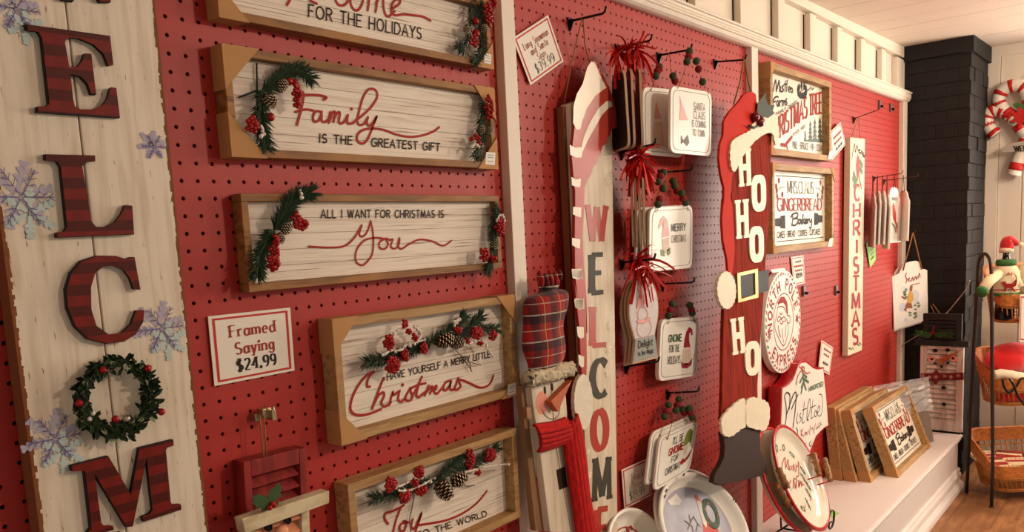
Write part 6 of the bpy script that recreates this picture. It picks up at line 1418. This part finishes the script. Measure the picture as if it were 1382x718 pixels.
# ================================================================ BASKET STAND
st = thing('basket_stand', (140, -19, FLOOR), 'three tier dark iron stand at the right with arched legs', 'stand')
foot = np.array([136.6, -19.6, FLOOR]); e1 = np.array([.636, -.771, 0]); e2 = np.array([.80, .60, 0])
IRON = plain('dark_iron', (58, 46, 38), .5, metal=.5)
def along(a, b, z): p = foot+e1*a+e2*b; return np.array([p[0], p[1], z])
for a in (0, 24):
    s = 1 if a == 0 else -1
    m = MB(); P = [along(a-.2*s, -.3, FLOOR+.1), along(a, 0, -58), along(a-.5*s, .7, -30), along(a-.6*s, 1.0, -23.2)]
    top = [along(a-.6*s, 1.0, -23.2), along(a-.6*s, 1.6, -21.3), along(a-.6*s, 3.2, -20.3), along(a-.6*s, 4.8, -21.2), along(a-.6*s, 5.4, -23.2)]
    m.tube(P[:-1]+smoothc(top, 5)+[along(a-.6*s, 6.6, -45), along(a-.6*s, 7.6, FLOOR+.1)], .3, 8); m.build('arched_leg', IRON, st, True)
    m = MB().ball(along(a-.2*s, -.3, FLOOR+.15), .5, 8, 6, (1, 1, .35)); m.build('foot_cap', IRON, st, True)
OAK = grain('basket_wood', (196, 120, 58), (160, 90, 40), (12, 60, 60), .45, lo=.4, hi=.7); WICK = plain('wicker', (176, 112, 52), .6, var=.3, scale=120)
def basket(label, zr, band, drop, la, wd, inset, a0=.6, rise=0):
    """rectangular basket with rounded front-left corner: zr rim height, band wooden hoop height, drop wicker depth"""
    t = thing('wicker_basket', along(a0+la/2, wd/2, zr-band-drop), label, 'basket', 'wicker baskets on the iron stand')
    def loop(z, i, up=None):
        up = rise if up is None else up
        r = 2.4; L0, L1, F0, B1 = a0+i, a0+la-i, .4+i, wd-i; P = []
        for cx, cy, a_ in ((L1-r, B1-r, 0), (L0+r, B1-r, 90), (L0+r, F0+r, 180), (L1-r, F0+r, 270)):
            for k in range(6):
                q = math.radians(a_+18*k); yy = cy+r*math.sin(q); P.append(along(cx+r*math.cos(q), yy, z+up*max(0, (yy-1.5)/(wd-1.5))))
        return P
    o, i_ = loop(zr, 0), loop(zr, .35); o2, i2 = loop(zr-band, .25), loop(zr-band, .55); n = len(o)
    m = MB(); m.v = [tuple(p) for p in o+i_+o2+i2]
    for k in range(n):
        j = (k+1) % n; m.f += [(k, j, n+j, n+k), (k, 2*n+k, 2*n+j, j), (n+k, n+j, 3*n+j, 3*n+k), (2*n+k, 3*n+k, 3*n+j, 2*n+j)]
    m.build('wood_band', OAK, t)
    for f in (0, .12, .85, .93, 1.0):
        m = MB().tube(loop(zr-band-drop*f, .3+inset*f, rise*(1-f)), .15, 5, True); m.build('wicker_hoop', WICK, t, True)
    A1, A2 = loop(zr-band, .35), loop(zr-band-drop, .3+inset, 0); m = MB(); P1 = []; 
    for k in range(n):
        j = (k+1) % n; L_ = np.linalg.norm(A1[j]-A1[k]); c = max(1, int(L_/1.0))
        for q in range(c): f = q/c; MB().tube([A1[k]*(1-f)+A1[j]*f, A2[k]*(1-f)+A2[j]*f], .11, 4).build('wicker_spoke', WICK, t, True)
    m = MB(); m.v = [tuple(p) for p in loop(zr-band-drop+.1, .3+inset, 0)]; m.f = [tuple(range(n))]; m.build('base', WICK, t)
    return t
def zat(u, v, a, b):
    """height where the photo line of sight passes over the vertical through (a, b) of the stand"""
    return None
vz = lambda a, b, v: min(np.arange(-66, 0, .05), key=lambda z: abs((lambda d: PY+FOC*d[1]/d[2])(ROT @ (along(a, b, z)-CAM)) - v))
zt1 = vz(3, .4, 398); zt2 = vz(3, .4, 512); zt3 = vz(3, .4, 631)
basket('top wicker basket of the stand with the dressed bottle in it', zt1, 2.0, 3.0, 22, 8.6, .8, 1.0, 5.0)
basket('middle wicker basket of the stand filled with red hats', zt2, 2.2, 2.8, 23, 10.5, 1.0, .8, 4.5)
basket('lowest wicker basket of the stand filled with wrapped packets', zt3, 2.3, 2.8, 24, 12, 1.4, .8, 4.5)
# bottle in a sweater
def along_px(u, v, b):
    """point on the vertical sheet b inches behind the stand front"""
    P = Pl(foot+e2*b, e1, (0, 0, 1)); return P.p(*P.h(u, v))
CRM = plain('sweater_cream', (222, 206, 168), .95, var=.12, scale=120, bump=.8, bscale=500); GRK = plain('green_rib_knit', (60, 104, 54), .95, var=.2, scale=150, bump=.8, bscale=500)
bo = thing('dressed_bottle', along(5, 3, zt1-4.6), 'dark bottle dressed in a cream reindeer sweater and red Santa hat', 'bottle', 'dressed bottles in the top basket')
def lathe(root, axis, prof, mat, nm, n=24, sc=(1, 1)):
    m = MB()
    for r, z in prof: m.v += [(axis[0]+r*sc[0]*math.cos(6.2832*k/n), axis[1]+r*sc[1]*math.sin(6.2832*k/n), z) for k in range(n)]
    for i in range(len(prof)-1):
        for k in range(n): m.f.append((i*n+k, i*n+(k+1) % n, (i+1)*n+(k+1) % n, (i+1)*n+k))
    m.f.append(tuple(range(n-1, -1, -1))); m.f.append(tuple((len(prof)-1)*n+k for k in range(n)))
    return m.build(nm, mat, root, True)
axp = along_px(1357, 380, 3.0); dpt = float(ROT[2] @ (axp-CAM)); ppi = FOC/dpt
zp_ = lambda v: along_px(1357, v, 3.0)[2]
GLS = plain('dark_bottle_glass', (22, 18, 16), .08, var=.05)
lathe(bo, axp, [(1.35, zt1-4.6), (1.5, zt1-4.3), (1.5, zp_(375)), (1.2, zp_(362)), (.62, zp_(350)), (.5, zp_(345)), (.5, zp_(335))], GLS, 'glass_bottle')
lathe(bo, axp, [(1.9, zp_(400)), (2.25, zp_(392)), (2.35, zp_(380)), (2.2, zp_(368)), (1.7, zp_(360)), (1.1, zp_(356))], CRM, 'sweater_body')
lathe(bo, axp, [(1.2, zp_(358)), (1.6, zp_(358)), (1.65, zp_(354)), (1.5, zp_(350.5)), (1.0, zp_(350))], GRK, 'collar')
lathe(bo, axp, [(2.2, zp_(399)), (2.3, zp_(397)), (2.15, zp_(394))], GRK, 'hem')
pA, pB, pC = along_px(1347, 370, 2.0), along_px(1334, 380, .3), along_px(1326, 392, -.8)
MB().tube([pA, pB, pC], lambda f: .95-.1*f, 12).build('sleeve', CRM, bo, True); dd = (pC-pB)/np.linalg.norm(pC-pB)
MB().tube([pC-dd*.1, pC+dd*.7], .98, 12).build('cuff', GRK, bo, True)
pD, pE = along_px(1367, 372, 2.4), along_px(1376, 388, 1.4); MB().tube([pD, (pD+pE)/2, pE], lambda f: .9-.1*f, 12).build('sleeve', CRM, bo, True)
SH = plain('santa_hat_red', (178, 30, 28), .95, var=.15, sheen=.3); HW = plain('hat_white_trim', (226, 208, 176), .95, var=.1, bump=.6, bscale=400)
lathe(bo, axp, [(.9, zp_(340)), (1.12, zp_(341)), (1.15, zp_(335)), (.95, zp_(334))], HW, 'hat_trim')
tip = [along_px(1359, 336, 3), along_px(1359, 328, 3), along_px(1362, 324, 3), along_px(1369, 327, 2.8), along_px(1374, 330.5, 2.6)]
MB().tube(smoothc(tip, 4), lambda f: .95*(1-f)**.6+.22, 12).build('hat_cone', SH, bo, True); MB().ball(along_px(1377.5, 330, 2.6), .42, 10, 8).build('hat_pompom', HW, bo, True)
vd = (CAM-axp); vd[2] = 0; vd /= np.linalg.norm(vd); SPp = Pl(axp+vd*2.42, np.array([-vd[1], vd[0], 0]), (0, 0, 1)); REDK = plain('reindeer_red', (150, 34, 34), .9)
rs = lambda a, b: (1300+a/4.488, 300+b/4.488)
m = MB(); m.poly(SPp, [SPp.h(*rs(*p)) for p in ((232,362),(255,358),(262,372),(300,372),(318,345),(316,318),(322,322),(326,360),(320,385),(300,395),(318,420),(310,422),(285,398),(262,398),(258,420),(248,418),(250,392),(235,378))], -.12, .02)
for q_ in ([(258,322),(275,310),(290,318),(305,308),(318,325)], [(272,300),(278,318)], [(295,300),(292,318)]):
    P_ = [SPp.h(*rs(*p)) for p in q_]; m.tube([SPp.p(p[0], p[1], 0) for p in P_], .06, 4)
m.build('reindeer_motif', REDK, bo)
m = MB(); m.tube([axp+np.array([2.28*math.cos(t_), 2.28*math.sin(t_), zp_(390)-axp[2]]) for t_ in np.linspace(0, 6.28, 24)[:-1]], .09, 4, True); m.build('knit_stripe', REDK, bo)
ax2 = along_px(1389, 386, 3.2); b2 = thing('dressed_bottle', (ax2[0], ax2[1], zt1-4.6), 'second bottle in a cream sweater, cut by the right edge of the photo', 'bottle', 'dressed bottles in the top basket')
lathe(b2, ax2, [(1.35, zt1-4.6), (1.5, zt1-4.3), (1.5, zp_(375)), (1.2, zp_(362)), (.5, zp_(350)), (.5, zp_(335))], GLS, 'glass_bottle'); lathe(b2, ax2, [(1.9, zp_(400)), (2.25, zp_(392)), (2.3, zp_(380)), (2.1, zp_(368)), (1.4, zp_(358))], CRM, 'sweater_body')
# price card on the basket
cp_ = Pl(foot+e2*(-.4), e1, (0, 0, 1))
price('white price card hanging on the top basket at the right photo edge', [(1376.5,397),(1402,399),(1401,465),(1375.5,461)], [], pl=cp_, w=.16)
# soft red hats in the middle basket
def soft(label, pts, rr, root_name='santa_hat', mat=None, group='red hats in the middle basket', seed=1, trim=None):
    r = random.Random(seed); c = np.mean([p for p in pts], axis=0); t = thing(root_name, (c[0], c[1], zt2-4.5), label, 'hat', group)
    m = MB().tube(smoothc(pts, 5), rr, 16); m.v = [tuple(np.array(p)+np.array([r.gauss(0, .05), r.gauss(0, .05), r.gauss(0, .07)])) for p in m.v]
    m.build('felt_cone', mat or SH, t, True)
    if trim: m = MB().tube(smoothc(trim, 5), .85, 14); m.v = [tuple(np.array(p)+np.array([r.gauss(0, .05)]*3)) for p in m.v]; m.build('white_trim', HW, t, True)
    return t
RH = plain('bright_red_felt', (206, 22, 22), .9, var=.12, sheen=.4)
soft('red felt hat with white trim lying on top of the middle basket', [along_px(1336, 497, 4), along_px(1352, 486, 4), along_px(1372, 482, 4.5), along_px(1395, 484, 5)], lambda f: 1.2+1.6*math.sin(f*3.1)**.5 if 0 < f < 1 else 1.2, mat=RH, trim=[along_px(1341, 506, 1.6), along_px(1355, 505, 1.4), along_px(1372, 508, 1.4), along_px(1392, 511, 1.5)])
soft('red felt hat pressed against the slats at the bottom of the middle basket', [along(2.5, 3.4, zt2-3.4), along(7, 3.0, zt2-3.2), along(12, 3.2, zt2-3.4), along(17, 3.4, zt2-3.4)], lambda f: 1.6, mat=RH, seed=4)
soft('red felt hat at the left back of the middle basket', [along(2.6, 6.8, zt2-2.2), along(4, 6.2, zt2-1.2), along(8, 6.6, zt2-.9)], lambda f: 1.2, mat=RH, seed=5)
t = MB().tube(smoothc([along_px(1353, 512, -.3), along_px(1355, 522, -.5), along_px(1362, 530, -.6), along_px(1372, 521, -.6), along_px(1378, 511, -.5), along_px(1386, 512, -.3)], 5)+[], .2, 7).build('black_cord', BLACKM, None, True, origin=tuple(along_px(1353, 512, -.3))); tag(t, 'black cord looped over the front of the middle basket', 'cord')
t = MB().tube(smoothc([along_px(1362, 511, -.4), along_px(1368, 520, -.7), along_px(1374, 535, -.6), along_px(1384, 548, -.5)], 5), .2, 7).build('black_cord', BLACKM, None, True, origin=tuple(along_px(1362, 511, -.4))); tag(t, 'black cord end trailing down across the middle basket slats', 'cord')
# packets in the lowest basket
rp = random.Random(12); PKC = [(plain('packet_cream', (226, 206, 160), .35), plain('packet_red', (160, 34, 36), .35)), (plain('packet_red', (160, 34, 36), .35), plain('packet_cream', (226, 206, 160), .35))]
names = ['left back', 'back', 'right back', 'left middle', 'centre', 'right middle', 'left front', 'front', 'right front', 'far right front', 'far right middle']
for i, (a, b) in enumerate(((3.5, 9.5), (8.5, 10), (14, 9.8), (3.6, 6.4), (8.2, 6.6), (13.5, 6.4), (4.6, 3.2), (9.5, 3), (14.5, 3.2), (19.5, 3.4), (19, 7))):
    c = along(a, b, zt3-1.6+.10*b+rp.random()*.5); an = rp.uniform(-.5, .5); ex = e1*math.cos(an)+e2*math.sin(an); ey = -e1*math.sin(an)+e2*math.cos(an); ey = ey+np.array([0, 0, .25+rp.uniform(-.15, .15)])
    pl = Pl(c, ex, ey); t = thing('wrapped_packet', c, 'cream and red patterned packet at the %s of the lowest basket' % names[i], 'packet', 'wrapped packets in the lowest basket')
    w, h = 2.2, 1.6; A_, B2 = PKC[i % 2]; m = MB(); o = rrect([(-w, h), (w, h), (w, -h), (-w, -h)], .4, 3); m.poly(pl, o, -.5, .1); m.build('packet', A_, t, bev=.15)
    MB().poly(pl, [(-w*.95, -.35), (w*.95, -.45), (w*.95, .2), (-w*.95, .3)], .1, .14).build('printed_band', B2, t)
    m = MB()
    for k in range(5): m.disc(pl, (-1.5+k*.75, .75), .2, .17, 6)
    m.build('printed_dots', GRNP if i % 2 else B2, t)

# ================================================================ CANDY CANE SIGN ON THE END WALL
EP = Pl((171.2, 0, 0), (0, -1, 0)); c_ = lambda a, b: (1310+a/4.224, 90+b/4.224)
cs = thing('candy_cane_sign', (171, -17, -12), 'candy cane wall decoration with poinsettia and a welcome banner', 'decoration')
CW = plain('candy_white', (226, 214, 200), .3); CR = plain('candy_red', (186, 34, 30), .3)
def cane(path, r, seed, nst):
    P = smoothc([EP.h(*c_(*p)) for p in path], 8); Q_ = [EP.p(p[0], p[1], .1+r) for p in P]
    o = MB().tube(Q_, r, 12).build('candy_cane', CW, cs, True); n = len(Q_)
    for k in range(nst):
        i = int((k+.35)/nst*n); j = min(n-1, i+max(2, int(n/nst*.42)))
        if j-i >= 1: MB().tube(Q_[i:j+1], r*1.03, 12).build('red_stripe', CR, o, True)
cane([(250,620),(285,520),(330,400),(345,300),(340,200),(310,125),(250,112),(190,140),(165,195),(185,240),(236,288)], 1.3, 1, 9)
cane([(420,560),(370,460),(300,360),(245,292),(185,256),(130,258),(100,295),(108,345),(150,392)], 1.3, 2, 9)
LF = plain('candy_holly', (60, 100, 50), .4)
for pts in ([(250,218),(280,212),(310,220),(340,235),(320,250),(285,245),(262,238)], [(235,318),(255,305),(285,312),(300,325),(270,330),(240,328)]): MB().poly(EP.off(2.5), [EP.h(*c_(*p)) for p in pts], 0, .15).build('holly_leaf', LF, cs)
pc = EP.h(*c_(305, 290))
for k in range(7):
    a = k*.9; d = np.array([math.cos(a), math.sin(a)]); s = np.array([-d[1], d[0]]); MB().poly(EP.off(2.6+.05*k), [pc, pc+d*.9+s*.6, pc+d*2.2, pc+d*.9-s*.6], 0, .15).build('petal', CR, cs)
bn = [(185,475),(250,440),(330,425),(420,440),(520,470),(520,520),(420,488),(330,478),(255,490),(200,492)]
MB().poly(EP.off(2.6), [EP.h(*c_(*p)) for p in bn], 0, .3).build('banner', plain('banner_grey', (168, 158, 144), .6), cs)
m = MB(); text(m, EP.off(2.92), 'WELCOME', c_(252,482), c_(430,478), c_(246,452), .22, .08); m.build('lettering', INK, cs)
t = MB().tube([EP.p(*EP.h(*c_(250, 125)), .3), EP.p(*EP.h(*c_(330, 20)), .1)], .05, 5).build('hanging_string', GREYINK, cs)
